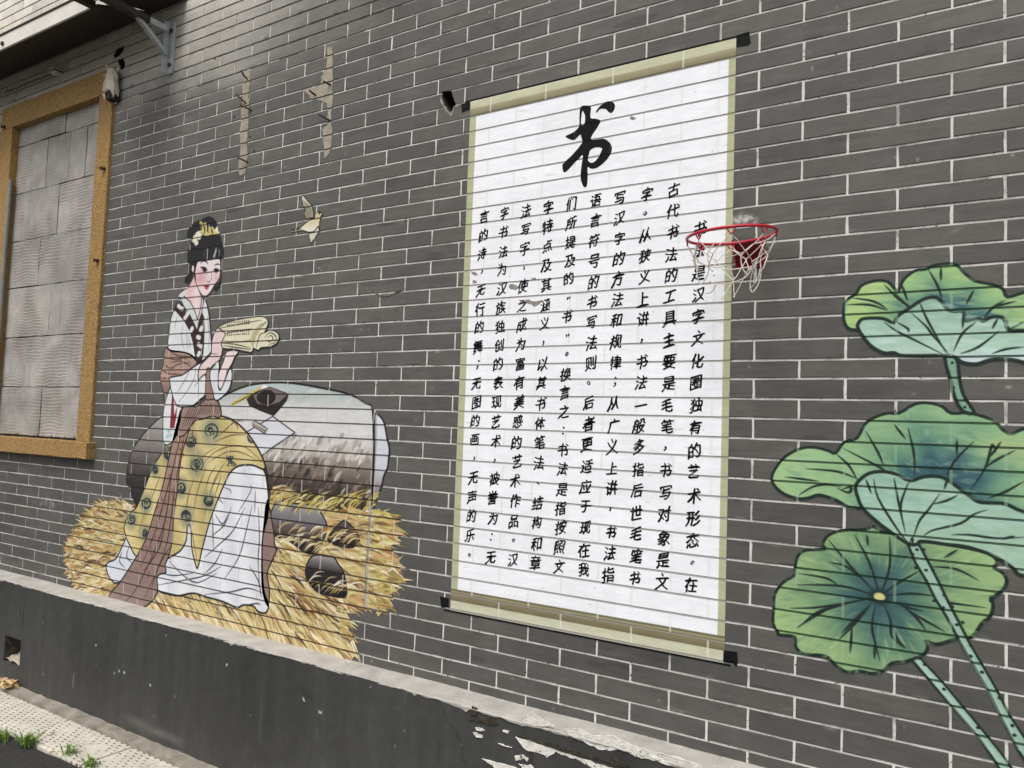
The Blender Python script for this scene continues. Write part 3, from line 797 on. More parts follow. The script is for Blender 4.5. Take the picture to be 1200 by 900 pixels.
for i in range(7):
    xs = [WIN[0]] + [P(*q, YB)[0] for q in joints[i]] + [WIN[1]]
    if i > 1: xs.insert(1, (xs[0] + xs[1]) / 2 - .02) if xs[1] - xs[0] > .62 else None
    for a, c_ in zip(xs[:-1], xs[1:]):
        b2 = bmesh.new(); add_box(b2, a + .003, c_ - .003, YB + random.uniform(-.002, .003), YB + .08, rowz[i + 1] + random.uniform(.002, .006), rowz[i] - random.uniform(.001, .003))
        rough_up(b2, .06, .0016)
        frombm('block', b2, win, [blk])
box('joint_filling', WIN[0], WIN[1], YB + .012, YB + .07, WIN[2], WIN[3], simple('dark_joint', (40, 36, 32), (70, 64, 58), 40, .95, .4), win)
# moss and grit at the foot of the blocks, dark chips
b2 = bmesh.new(); x = WIN[0]
while x < WIN[1]:
    h = .008 + (random.random() ** 2) * .035; wd = random.uniform(.006, .02)
    vs = [b2.verts.new(p) for p in ((x, YB - .004, GZ + .450), (x + wd, YB - .005, GZ + .450), (x + wd * .6, YB - .001, GZ + .452 + h))]
    b2.faces.new(vs); vs2 = [b2.verts.new(v.co + Vector((0, .004, 0))) for v in vs]; b2.faces.new(vs2); x += wd * random.uniform(.4, 2.2)
o = frombm('moss', b2, win, [simple('dark_moss', (34, 32, 26), (52, 48, 36), 80, .95, 0)]); o['kind'] = 'stuff'
for q in ((13, 0), ):
    pass
# metal bracket stubs on the jambs
for q in ((121.5, 197.5), (114, 305), (5, 149)):
    X, Z = P(*q, -.018); b2 = bmesh.new(); tube(b2, [(X, -.036, Z), (X + .01, -.026, Z - .004), (X + .012, -.01, Z)], .010, 7)
    frombm('stub', b2, win, [nailm])
# grey conduit in the left reveal
b2 = bmesh.new(); tube(b2, [(WIN[0] + .018, -.01, GZ + 2.05), (WIN[0] + .018, -.012, GZ + 1.5), (WIN[0] + .018, -.01, GZ + .98), (WIN[0] + .017, -.01, GZ + .5)], .012, 8)
frombm('conduit', b2, win, [simple('grey_plastic', (120, 118, 114), (138, 136, 130), 20, .6, .1)])

# torn white plastic pipe sleeve hanging at the corner of the surround
tp = empty('torn_pipe_sleeve', (P(130, 95, -.03)[0], -.03, P(130, 95, -.03)[1]))
tag(tp, 'torn white plastic pipe sleeve hanging at the corner of the window surround', 'pipe')
o3 = (110, 40, 11.25); plas = simple('white_plastic', (214, 205, 192), (188, 176, 160), 25, .5, .3, .002)
cen = T(o3, [(235, 470), (245, 560), (225, 660), (225, 760), (225, 840)], -.035)
wid = [.026, .040, .046, .055, .046]
b2 = bmesh.new(); rings = []
for (x, z), w_ in zip(cen, wid):
    rg = []
    for k_ in range(16):
        a = 2 * math.pi * k_ / 16
        rg.append(b2.verts.new((x + math.cos(a) * w_ * random.uniform(.88, 1.08), -.035 + math.sin(a) * w_ * .5, z + random.uniform(-.004, .004))))
    rings.append(rg)
for k_, v in enumerate(rings[-1]):
    v.co.z += (.028 if math.sin(2 * math.pi * k_ / 16) < -.5 else 0) + random.uniform(-.03, .025)
for i in range(4):
    for k_ in range(16): b2.faces.new([rings[i][k_], rings[i][(k_ + 1) % 16], rings[i + 1][(k_ + 1) % 16], rings[i + 1][k_]])
me = bpy.data.meshes.new('sleeve'); b2.to_mesh(me); b2.free(); o = link('sleeve', me, tp, [plas])
sm = o.modifiers.new('s', 'SOLIDIFY'); sm.thickness = .006
b2 = bmesh.new(); X, Z = cen[3]
tube(b2, [(X + .012, -.03, Z + .04), (X + .014, -.03, Z), (X + .014, -.032, Z - .052)], .030, 10)
frombm('pipe_core', b2, tp, [simple('dark_core', (38, 34, 30), (66, 60, 54), 40, .9, .5)])
for a in ((205, 445, 195, 420), (150, 545, 175, 560), (330, 485, 350, 475)):
    b2 = bmesh.new(); p, q = T(o3, [(a[0], a[1]), (a[2], a[3])], -.03); tube(b2, [(p[0], -.03, p[1]), (q[0], -.045, q[1])], .008, 6)
    frombm('torn_tab', b2, tp, [plas])

# =================================================================== METAL CANOPY over the window
can = tag(empty('metal_canopy', (-4, 0, GZ + 2.7)), 'dark sheet metal canopy with a white front edge above the blocked window', 'canopy')
und = simple('dark_sheet', (58, 48, 42), (40, 34, 30), 3, .6, .15, .002, stretch=(2, 8, 2))
wht = simple('white_edge', (226, 222, 214), (208, 203, 193), 6, .5, .1)
def slopebox(name, x0, x1, y0, z0, y1, z1, th, mat, lab=None):
    b3 = bmesh.new(); vs = [b3.verts.new((x, y, z + k_)) for x in (x0, x1) for (y, z) in ((y0, z0), (y1, z1)) for k_ in (0, th)]
    for f in ((0, 1, 3, 2), (4, 6, 7, 5), (0, 4, 5, 1), (2, 3, 7, 6), (0, 2, 6, 4), (1, 5, 7, 3)): b3.faces.new([vs[i] for i in f])
    o_ = frombm(name, b3, can, [mat])
    if lab: o_['label'] = lab
    return o_
slopebox('roof_sheet', -6.6, -3.32, .004, GZ + 2.752, -.298, GZ + 2.645, .012, und)
slopebox('roof_sheet', -3.317, -3.03, .004, GZ + 2.754, -.50, GZ + 2.655, .012, und, 'wider dark sheet at the end of the canopy')
box('front_edge', -4.60, -3.335, -.312, -.300, GZ + 2.640, GZ + 2.722, wht, can, .002)
box('front_edge', -6.6, -4.604, -.314, -.300, GZ + 2.640, GZ + 2.722, simple('grey_edge', (188, 182, 172), (168, 160, 150), 8, .6, .2), can, .002)
box('drip_lip', -6.6, -3.33, -.318, -.296, GZ + 2.7225, GZ + 2.730, simple('dark_lip', (70, 56, 50), (50, 42, 38), 8, .6, .2), can)
b2 = bmesh.new(); X, Z = P(3, 51, -.315); tube(b2, [(X, -.313, Z), (X, -.322, Z)], .012, 8); frombm('bolt', b2, can, [nailm])
box('end_rail', -3.3295, -3.29, -.50, -.32, GZ + 2.62, GZ + 2.650, und, can)
# angle bracket
brm = simple('galvanised_bracket', (172, 178, 178), (148, 154, 154), 14, .5, .25, .002, metal=.0)
br = empty('bracket', (-3.12, 0, GZ + 2.5)); br.parent = can; br.matrix_parent_inverse = Matrix.Translation(-Vector(can.location)); br['label'] = 'pale triangular steel bracket fixed to the bricks'
box('post', -3.145, -3.105, -.014, .0, GZ + 2.375, GZ + 2.65, brm, br, .002)
box('post_flange', -3.145, -3.140, -.045, -.0145, GZ + 2.375, GZ + 2.648, brm, br)
box('arm', -3.142, -3.112, -.14, -.046, GZ + 2.583, GZ + 2.614, brm, br, .002)
box('shaded_arm', -3.144, -3.110, -.62, -.1405, GZ + 2.581, GZ + 2.616, und, br, .002)  # outer length of the arm, canopy shade put into its dark colour
b2 = bmesh.new()
for dx in (0, .03):
    pass
vs = [b2.verts.new(p) for p in ((-3.140, -.040, GZ + 2.462), (-3.140, -.040, GZ + 2.488), (-3.140, -.175, GZ + 2.582), (-3.140, -.205, GZ + 2.582))]
f = b2.faces.new(vs); r_ = bmesh.ops.extrude_face_region(b2, geom=[f])
for v in r_['geom']:
    if isinstance(v, bmesh.types.BMVert): v.co.x = -3.116
frombm('strut', b2, br, [brm])
for z in (2.42, 2.60):
    b2 = bmesh.new(); tube(b2, [(-3.12, -.014, GZ + z), (-3.12, -.024, GZ + z)], .010, 6); frombm('bolt', b2, br, [nailm])

# =================================================================== PAINTED SCROLL
XL, XR = -1.206, -0.198
sc = tag(empty('painted_scroll', (-0.7, -.01, GZ)), 'large painted hanging scroll with a Chinese text in black brush characters', 'mural')
cv = Canvas(-1.27, -0.14, GZ - .09, GZ + 1.88, .003, (243, 245, 249))
cv.a += cv.n[..., None] * 9
n2 = np.repeat(np.repeat(rng.random((cv.H // 40 + 1, cv.W // 60 + 1)), 40, 0), 60, 1)[:cv.H, :cv.W]
cv.a += (n2[..., None] - .5) * 5
zs_ = lambda z: GZ + z
olive = (182, 184, 150)
cv.poly([(-1.3, zs_(-.2)), (-1.178, zs_(-.2)), (-1.178, zs_(2)), (-1.3, zs_(2))], olive, 10)
cv.poly([(-.219, zs_(-.2)), (0, zs_(-.2)), (0, zs_(2)), (-.219, zs_(2))], olive, 10)
def band(z0, z1, c0, c1):
    cv.poly([(-1.3, zs_(z0)), (0, zs_(z0)), (0, zs_(z1)), (-1.3, zs_(z1))], vgrad((zs_(z0), c0), (zs_(z1), c1)), 12)
band(1.815, 1.850, (196, 195, 165), (205, 204, 176)); band(1.785, 1.815, (128, 122, 96), (168, 160, 128)); cv.line([(-1.3, zs_(1.785)), (0, zs_(1.785))], .005, (60, 56, 44))
band(-.026, .012, (116, 108, 82), (160, 152, 120)); band(-.064, -.026, (208, 208, 184), (198, 196, 170)); cv.line([(-1.3, zs_(.012)), (0, zs_(.012))], .005, (96, 92, 66))
for i in range(150):                                # scratches and flaked spots
    X, Z = random.uniform(XL, XR), random.uniform(GZ, GZ + 1.78); cv.blob((X, Z), .003, .003, random.choice([(150, 140, 130), (120, 115, 110), (244, 245, 246)]), random.uniform(.2, .8), .8)
for i in range(60):
    X, Z = random.uniform(XL, XR), random.uniform(GZ, GZ + 1.78); L = random.uniform(.01, .06); cv.line([(X, Z), (X + L, Z + random.uniform(-.006, .006))], .003, random.choice([(196, 196, 198), (240, 240, 242), (175, 165, 155)]), .7, .6)
cimg = cv.image('scroll_paint')
cm = paint_mats('scroll', cv, cimg, (160, 152, 144), .85, (222, 220, 216), .5, .6)
def rect(a, b_, c_, d): return [(a, zs_(c_)), (b_, zs_(c_)), (b_, zs_(d)), (a, zs_(d))]
skin('paper', [rect(-1.178, -.219, .012, 1.785)], 0, cm, sc)
skin('side_border', [rect(XL, -1.178, .012, 1.785)], 0, cm, sc)
skin('side_border', [rect(-.219, XR, .012, 1.785)], 0, cm, sc)
skin('roller_band', [rect(XL, XR, 1.785, 1.846)], 0, cm, sc); skin('roller_band', [rect(XL, XR, -.063, .012)], 0, cm, sc)
blackm = simple('black_paint', (14, 14, 15), (22, 22, 23), 30, .75, .2, .001, spec=.15); bl = [blackm, blackm, blackm]
skin('edge_line', [rect(-1.235, -.19, 1.846, 1.852)], 1, bl, sc); skin('edge_line', [rect(-1.235, -.18, -.069, -.063)], 1, bl, sc)
for q in (T((430, 0, 5.4545), [(605, 665), (658, 650), (660, 700), (608, 720)]), T((0, 0, 1), [(863, 42), (878, 37), (880, 50), (877, 53), (863, 55)]),
          T((430, 600, 5.4545), [(470, 537), (490, 543), (524, 550), (523, 608), (476, 612)]), T((600, 750, 4), [(992, 48), (1055, 55), (1060, 100), (1052, 128), (1040, 112), (990, 102)])):
    skin('roller_knob', [q], 2, bl, sc)
# flaked bare spots on the paper
flm = simple('bare_grey_spot', (150, 144, 136), (122, 116, 108), 60, .9, .5)
for q in (T((540, 330, 7.5), [(425, 30), (460, 22), (500, 40), (512, 55), (480, 75), (445, 70), (428, 55)]), T((540, 330, 7.5), [(515, 158), (600, 160), (640, 175), (725, 165), (700, 200), (650, 225), (625, 205), (560, 190), (525, 190)]),
          T((540, 220, 7.5), [(95, 735), (130, 745), (155, 765), (130, 775), (100, 755)]), T((540, 220, 7.5), [(110, 810), (140, 815), (145, 835), (105, 845)]),
          T((640, 110, 7.5), [(745, 195), (800, 210), (770, 235), (740, 225)]), T((540, 220, 7.5), [(620, 790), (665, 795), (660, 808), (625, 805)])):
    skin('bare_spot', [jig(q, .0015)], 1, [flm] * 3, sc)
# title character, traced stroke by stroke
OT = (640, 110, 7.5)
TT = [[(300, 130), (330, 105), (385, 108), (397, 125), (392, 170), (395, 215), (440, 220), (480, 240), (450, 300), (415, 350), (395, 395), (420, 405), (500, 395), (545, 415), (575, 455), (578, 500), (550, 560), (505, 610), (450, 650), (400, 660), (367, 645), (368, 720), (362, 800), (345, 825), (322, 800), (305, 740), (312, 640), (325, 540), (290, 570), (240, 620), (200, 665), (165, 692), (150, 675), (145, 630), (165, 600), (230, 540), (290, 470), (320, 425), (310, 380), (300, 360), (245, 408), (180, 385), (180, 368), (240, 340), (290, 290), (295, 230)],
      [(447, 168), (443, 150), (480, 105), (520, 75), (565, 66), (600, 85), (607, 115), (595, 150), (570, 170), (545, 155), (530, 138), (500, 132), (470, 140)]]
HO = [[(322, 150), (335, 170), (345, 200), (340, 260), (310, 275), (312, 200)], [(385, 505), (410, 482), (455, 470), (492, 480), (490, 500), (460, 560), (430, 595), (400, 608), (372, 590), (370, 560), (380, 530)]]
def bridge(outer, hole):
    best = min(((math.hypot(a[0] - h[0], a[1] - h[1]), i, j_) for i, a in enumerate(outer) for j_, h in enumerate(hole)))
    _, i, j_ = best; h2 = (hole[j_:] + hole[:j_])[::-1]; h2 = [h2[-1]] + h2[:-1]
    return outer[:i + 1] + h2 + [h2[0], outer[i]] + outer[i + 1:]
def area(p): return sum(p[i][0] * p[(i + 1) % len(p)][1] - p[(i + 1) % len(p)][0] * p[i][1] for i in range(len(p))) / 2
def holed_bm(loops):
    pts = []; fs = []
    for L in loops:
        fs.append(list(range(len(pts), len(pts) + len(L)))); pts += [Vector(p) for p in L]
    vs, es, tf, *_ = delaunay_2d_cdt(pts, [], fs, 5, 1e-6)
    b3 = bmesh.new(); vv = [b3.verts.new((v[0], 0, v[1])) for v in vs]
    for f_ in tf:
        try: b3.faces.new([vv[i] for i in f_])
        except ValueError: pass
    return b3
lp = [smooth(T(OT, TT[0]), 3), smooth(T(OT, HO[0]), 3), smooth(T(OT, HO[1]), 3)]
o = skin('title_character', None, 3, bl, sc, bm=holed_bm(lp)); o['label'] = 'large black brush character at the head of the scroll'
skin('title_dot', [smooth(T(OT, TT[1]), 3)], 3, bl, sc)
# body text, columns from right to left, top to bottom
TEXT = [(2, '书法是汉字文化圈独有的艺术形态。在'), (0, '古代书法的工具主要是毛笔，书写对象是文'), (0, '字。从狭义上讲，书法一般多指后世毛笔书'),
        (0, '写汉字的方法和规律；从广义上讲，书法指'), (0, '语言符号的书写法则。后者更适应于现在我'), (0, '们所提及的“书”。换言之：书法是指按照文'),
        (0, '字特点及其涵义，以其书体笔法、结构和章'), (0, '法写字，使之成为富有美感的艺术作品。汉'), (0, '字书法为汉族独创的表现艺术，被誉为：无'), (0, '言的诗，无行的舞；无图的画，无声的乐。')]
GC = {}
def glyph(ch):
    if ch in GC: return GC[ch]
    cu = bpy.data.curves.new('g', 'FONT'); cu.body = ch; cu.size = 1.0; cu.offset = 0.0; cu.resolution_u = 2; cu.fill_mode = 'FRONT' if hasattr(cu, 'fill_mode') else 'BOTH'
    ob = bpy.data.objects.new('g', cu); COL.objects.link(ob)
    dg = bpy.context.evaluated_depsgraph_get(); me_ = bpy.data.meshes.new_from_object(ob.evaluated_get(dg))
    vs = np.array([v.co[:2] for v in me_.vertices]); fs = [tuple(p.vertices) for p in me_.polygons if p.normal.z > -0.5]
    bpy.data.objects.remove(ob); bpy.data.curves.remove(cu); bpy.data.meshes.remove(me_)
    GC[ch] = (vs, fs); return GC[ch]
PUN = '，。；：、“”'
for ci, (r0, s) in enumerate(TEXT):
    xc0 = -0.299 - 0.0917 * ci
    step = 0.0690
    rowsn = list(range(r0, 19)) if len(s) == 19 - r0 else None
    for k_, ch in enumerate(s):
        rr_ = r0 + k_ * ((18.0 - r0) / (len(s) - 1)) if len(s) != 19 - r0 else r0 + k_
        Z = GZ + 1.391 - rr_ * step + random.uniform(-.003, .003)
        X = xc0 - .0045 * (rr_ / 18.0) + random.uniform(-.0025, .0025)
        vs, fs = glyph(ch)
        if len(vs) == 0: continue
        c0 = (vs.max(0) + vs.min(0)) / 2
        S = .0465 * random.uniform(.94, 1.08)
        if ch in PUN: S *= .85
        u = (vs - c0) * S
        ph = [random.uniform(0, 6.28) for _ in range(4)]
        q = u.copy()
        q[:, 0] = u[:, 0] * .93 + u[:, 1] * .10 + .0016 * np.sin(u[:, 1] * 130 + ph[0]) + .0007 * np.sin(u[:, 1] * 420 + ph[1])
        q[:, 1] = u[:, 1] * 1.05 + u[:, 0] * .20 + .0016 * np.sin(u[:, 0] * 120 + ph[2]) + .0008 * np.sin(u[:, 0] * 400 + ph[3])
        if ch not in PUN: q[:, 1] -= .0022 * (np.abs(u[:, 0]) / .025) ** 2 * 1.0
        two = []
        for lay, (ax_, az_) in ((3, (-.0013, .0008)), (4, (.0013, -.0008))):     # a broad brush: uprights heavier than cross strokes
            b3 = bmesh.new(); vv = [b3.verts.new((X + ax_ + a, 0, Z + az_ + c_)) for a, c_ in q]
            for f_ in fs:
                try: b3.faces.new([vv[i] for i in f_])
                except ValueError: pass
            two.append(skin('character' if ch not in PUN else 'punctuation', None, lay, bl, sc, bm=b3))
        b3 = bmesh.new(); b3.from_mesh(two[0].data); b3.from_mesh(two[1].data); b3.to_mesh(two[0].data); b3.free()
        m2_ = two[1].data; bpy.data.objects.remove(two[1]); bpy.data.meshes.remove(m2_)

# =================================================================== PAINTED WOMAN, ROCK TABLE, GRASS
lc = Canvas(-3.95, -1.40, ZL - .01, GZ + 1.75, .0028, (120, 110, 90))
OH, OTS, OS, OR, OL = (150, 230, 6), (150, 360, 6), (60, 480, 3.6), (240, 430, 5), (240, 590, 4.7375)
INK = (28, 24, 24)
def pxs(pts): return [P(*q) for q in pts]
def wl(px0, px1):   # width in metres of a stroke n photo pixels wide near px0
    return .009 * px1
parts = []
def region(name, poly, col, amp=12, ow=.010, oc=INK, sm=3, thing_=None, layer=0, lab=None, n_out=True):
    q = smooth(poly, sm) if sm > 1 else poly
    lc.poly(q, col, amp)
    if ow: lc.line(q + [q[0]], ow * .8, oc)
    if name: parts.append((name, grow(q, ow * .35) if ow else q, layer, thing_, lab))
    return q
def ln(o_, pts, wd=.007, col=INK, al=1.0, tp=.7, sm=3):
    q = T(o_, pts) if o_ else pxs(pts)
    if sm > 1: q = smooth(q, sm, False)
    lc.line(q, wd, col, tp, al)

rock = tag(empty('painted_rock_table', (P(350, 520)[0], 0, P(350, 520)[1])), 'painted grey and white boulder with an ink stone, brush and paper on it', 'mural')
lady = tag(empty('painted_woman', (P(240, 480)[0], 0, P(240, 480)[1])), 'painted seated woman in a yellow and white robe reading a rolled book', 'mural')
gras = tag(empty('painted_grass', (P(270, 680)[0], 0, P(270, 680)[1])), 'painted tufts of golden dry grass round the seated woman', 'mural')
bird = tag(empty('painted_bird', (P(360, 260)[0], 0, P(360, 260)[1])), 'small painted cream bird with raised wing in flight', 'mural')

# ---- rocks
zz = lambda y, x=350: P(x, y)[1]
rk = T(OR, [(60, 215), (130, 160), (250, 110), (380, 92), (520, 95), (700, 125), (850, 160), (940, 210), (985, 250), (990, 500), (985, 700), (975, 850), (960, 905)]) + pxs([(400, 612), (340, 600), (318, 585), (311, 545), (290, 520), (262, 495)])
region('boulder', rk, vgrad((zz(445), (172, 192, 190)), (zz(466), (178, 186, 182)), (zz(478), (205, 204, 200)), (zz(505), (216, 214, 214)), (zz(528), (190, 182, 172)), (zz(548), (120, 106, 94)), (zz(570), (62, 52, 46)), (zz(600), (38, 34, 32))), 16, .012, thing_=rock, layer=0)
rk2 = T(OR, [(1010, 275), (1050, 320), (1070, 420), (1083, 480), (1078, 540), (1072, 590), (1050, 640), (1040, 690), (1010, 770), (985, 830), (985, 700), (995, 500), (995, 300)])
region('boulder_side', rk2, vgrad((zz(485, 450), (214, 218, 226)), (zz(550, 450), (205, 208, 218)), (zz(570, 450), (150, 140, 140)), (zz(600, 450), (96, 86, 86))), 14, .010, thing_=rock, layer=0)
rk3 = T(OS, [(480, 30), (420, 70), (370, 130), (335, 190), (318, 290), (335, 340), (365, 415), (390, 400), (430, 300), (470, 180), (500, 120)])
region('boulder_flank', rk3, vgrad((zz(485, 175), (168, 168, 162)), (zz(520, 175), (128, 120, 116)), (zz(540, 175), (92, 84, 82)), (zz(565, 175), (46, 42, 42)), (zz(600, 175), (34, 32, 32))), 12, .010, thing_=rock, layer=0)
for i in range(260):                                 # dry brush shading on the boulder
    x = random.uniform(318, 436); y = random.choice([random.uniform(508, 540), random.uniform(535, 600)])
    d = random.uniform(4, 13); cl = random.choice([(150, 128, 112), (196, 186, 176), (92, 76, 66), (58, 48, 44), (40, 34, 32), (124, 104, 90)]) if y > 535 else random.choice([(226, 224, 222), (170, 158, 146), (140, 126, 114), (204, 200, 196)])
    lc.line(smooth(pxs([(x, y), (x - d * .45, y + d * .5), (x - d * .8, y + d * 1.2)]), 2, False), random.uniform(.010, .026), cl, .9, random.uniform(.35, .8))
for i in range(40):
    x = random.uniform(300, 430); y = random.uniform(455, 500); lc.line(pxs([(x, y), (x + random.uniform(6, 20), y + random.uniform(-2, 2))]), .02, random.choice([(180, 200, 204), (196, 204, 190), (226, 226, 226)]), .9, .25)
ln(OR, [(160, 220), (350, 118)], .020, (206, 178, 84), tp=.2, sm=1); ln(OR, [(160, 222), (300, 150)], .005, (60, 44, 24), sm=1); lc.blob(T(OR, [(352, 124)])[0], .028, .018, (236, 234, 226), 1, .4)
region('ink_stone', T(OR, [(250, 190), (300, 150), (380, 120), (490, 160), (480, 195), (440, 245), (405, 283), (330, 255), (265, 225)]), (40, 30, 30), 6, .008, sm=1, thing_=rock, layer=1)
lc.poly(T(OR, [(285, 165), (375, 118), (488, 160), (440, 205), (375, 225), (310, 215)]), (112, 100, 94), 8); lc.poly(smooth(T(OR, [(305, 175), (340, 140), (385, 135), (415, 165), (410, 200), (375, 222), (325, 210)]), 3), (34, 26, 28), 4)
region('paper_sheet', T(OR, [(250, 380), (400, 290), (530, 385), (400, 470), (330, 525), (290, 470)]), (214, 214, 222), 8, .006, sm=1, thing_=rock, layer=1)
lc.poly(T(OR, [(282, 322), (300, 318), (370, 362), (352, 390), (282, 345)]), (184, 172, 158), 6); ln(OR, [(282, 322), (300, 318), (370, 362), (352, 390), (282, 345), (282, 322)], .005, sm=1); ln(OR, [(282, 335), (355, 375), (370, 362)], .004, sm=1)

# ---- grass: base areas, then hundreds of brush strokes
GA = [(215, 395), (300, 388), (365, 430), (400, 520), (380, 640), (300, 740), (250, 800), (180, 792), (110, 752), (82, 700), (65, 622), (72, 570), (110, 500), (150, 440)]
GB = pxs([(133, 705), (140, 690), (183, 690), (226, 692), (297, 706), (312, 700), (308, 650), (312, 612), (320, 570), (332, 572), (352, 590), (385, 598), (432, 600), (438, 603), (464, 603), (466, 630), (452, 642), (463, 652), (469, 678), (453, 686), (457, 702), (450, 712), (428, 711), (403, 711), (409, 728), (407, 742), (419, 764), (412, 774), (360, 762), (300, 748), (220, 728), (160, 712)])
tan = (206, 184, 118)
def spiky(poly, focus, a0, a1, skipfn=None):
    out = []; n = len(poly)
    fx_, fz_ = P(*focus)
    for i in range(n):
        p, q = poly[i], poly[(i + 1) % n]; L = math.hypot(q[0] - p[0], q[1] - p[1]); m_ = max(1, int(L / .022))
        for k_ in range(m_):
            f0 = k_ / m_; x = lerp(p[0], q[0], f0); z = lerp(p[1], q[1], f0)
            out.append((x, z))
            if skipfn and skipfn(x, z): continue
            d = Vector((x - fx_, z - fz_ - .02)); d.normalize(); L2 = random.uniform(a0, a1)
            f1 = (k_ + .55) / m_; x1 = lerp(p[0], q[0], f1); z1 = lerp(p[1], q[1], f1)
            out.append((x1 + d.x * L2, z1 + d.y * L2 - L2 * .15))
    return out
ga = spiky(T(OS, GA), (185, 650), .012, .045, lambda x, z: x > P(160, 600)[0])
gb = spiky(GB, (330, 620), .010, .036, lambda x, z: x < P(385, 640)[0] or z < GZ - .30 or z > P(430, 606)[1])
lc.poly(ga, tan, 16); lc.poly(gb, tan, 16)
parts.append(('grass_tuft', ga, 0, gras, 'rounded tuft of golden grass left of the robe')); parts.append(('grass_tuft', gb, 1, gras, 'golden grass running along the ledge and up to the boulder'))
PAL = [(228, 212, 156), (214, 190, 118), (194, 156, 84), (166, 112, 54), (110, 66, 38), (66, 40, 28), (240, 230, 196), (190, 172, 88), (208, 146, 88), (150, 130, 62)]
def inside(p, poly):
    c_ = False; n = len(poly)
    for i in range(n):
        x1, z1 = poly[i]; x2, z2 = poly[(i + 1) % n]
        if (z1 > p[1]) != (z2 > p[1]) and p[0] < (x2 - x1) * (p[1] - z1) / (z2 - z1) + x1: c_ = not c_
    return c_
def strokes(poly, n, dirf, bias=None):
    x0, x1 = min(p[0] for p in poly), max(p[0] for p in poly); z0, z1 = min(p[1] for p in poly), max(p[1] for p in poly); k_ = 0
    while k_ < n:
        p = (random.uniform(x0, x1), random.uniform(z0, z1))
        if not inside(p, poly): continue
        k_ += 1; d = dirf(p); L = random.uniform(.05, .15); w_ = random.uniform(.005, .014)
        cvx = random.uniform(-.25, .25) * L
        a = (p[0] - d[0] * L / 2, p[1] - d[1] * L / 2); e_ = (p[0] + d[0] * L / 2, p[1] + d[1] * L / 2); mm = (p[0] - d[1] * cvx * .5, p[1] + d[0] * cvx * .5 + .01)
        ci_ = random.choices(range(10), [5, 5, 4, 3, 3, 2.6, 3.4, 3, 2, 2])[0]
        lc.line(smooth([a, mm, e_], 3, False), w_, PAL[ci_], .95, random.uniform(.45, .95))
def dirA(p):
    c_ = P(200, 655); d = Vector((p[0] - c_[0], (p[1] - c_[1]) * .6 - .03)); d.normalize(); return d
def dirB(p):
    xx = p[0]
    if xx < P(300, 720)[0]: d = Vector((1, -.75))
    else:
        c_ = P(300, 590); d = Vector((p[0] - c_[0] + .1, (p[1] - c_[1]) * .55))
    d.normalize(); return d
strokes(ga, 900, dirA); strokes(gb, 1700, dirB)
BLADES = {id(ga): [], id(gb): []}
def blades(poly, raw, dirf, n, ok):
    L_ = len(raw); k_ = 0
    while k_ < n:
        i = random.randrange(L_); p, q = raw[i], raw[(i + 1) % L_]; f = random.random()
        if random.random() > math.hypot(q[0] - p[0], q[1] - p[1]) / .15: continue
        b0 = (lerp(p[0], q[0], f), lerp(p[1], q[1], f))
        if not ok(*b0): continue
        k_ += 1; d = dirf(b0); a = math.atan2(d[1], d[0]) + random.gauss(0, .28); L = random.uniform(.03, .08); w_ = random.uniform(.005, .010); cu_ = random.uniform(-.5, .1) * (1 if d[0] > 0 else -1)
        c_ = []; x, z = b0[0] - math.cos(a) * .05, b0[1] - math.sin(a) * .05
        for j_ in range(6):
            c_.append((x, z)); aa = a + cu_ * j_ / 5; x += math.cos(aa) * (L + .05) / 5; z += math.sin(aa) * (L + .05) / 5
        up_, dn_ = [], []
        for j_ in range(6):
            a0 = c_[max(j_ - 1, 0)]; a1 = c_[min(j_ + 1, 5)]; t_ = Vector((a1[0] - a0[0], a1[1] - a0[1])); t_.normalize(); ww = w_ * (1 - (j_ / 5) ** 1.6) + .0006
            up_.append((c_[j_][0] - t_.y * ww, c_[j_][1] + t_.x * ww)); dn_.append((c_[j_][0] + t_.y * ww, c_[j_][1] - t_.x * ww))
        bl_ = up_ + dn_[::-1]
        lc.poly(bl_, random.choice(PAL[:4] + PAL[6:10]), 10); lc.line(c_, w_ * .7, random.choice(PAL[2:8]), .9, .6)
        BLADES[id(poly)].append(bl_)
blades(ga, T(OS, GA), dirA, 90, lambda x, z: x < P(160, 600)[0] and z > ZL + .06)
blades(gb, GB, dirB, 85, lambda x, z: x > P(398, 640)[0] and z > ZL + .03)
# small rocks among the grass
sr1 = T(OL, [(405, -10), (500, 0), (620, 10), (640, 40), (680, 120), (662, 200), (620, 272), (560, 272), (480, 215), (370, 165), (362, 80)])
region('small_rock', sr1, vgrad((zz(590, 350), (150, 150, 154)), (zz(610, 350), (112, 108, 112)), (zz(622, 350), (84, 68, 64)), (zz(640, 350), (30, 25, 25))), 14, .008, thing_=rock, layer=2)
sr2 = T(OL, [(600, 290), (680, 292), (720, 300), (745, 340), (772, 380), (790, 490), (770, 522), (640, 495), (580, 440), (560, 370)])
region('small_rock', sr2, vgrad((zz(650, 390), (176, 172, 172)), (zz(662, 390), (104, 98, 98)), (zz(672, 390), (40, 34, 36)), (zz(700, 390), (22, 20, 22))), 14, .008, thing_=rock, layer=2)
sr3 = T(OL, [(770, 95), (810, 120), (845, 155), (860, 218), (800, 245), (690, 212), (705, 160)])
region('small_rock', sr3, vgrad((zz(610, 405), (92, 80, 76)), (zz(630, 405), (40, 32, 30))), 12, .008, thing_=rock, layer=2)
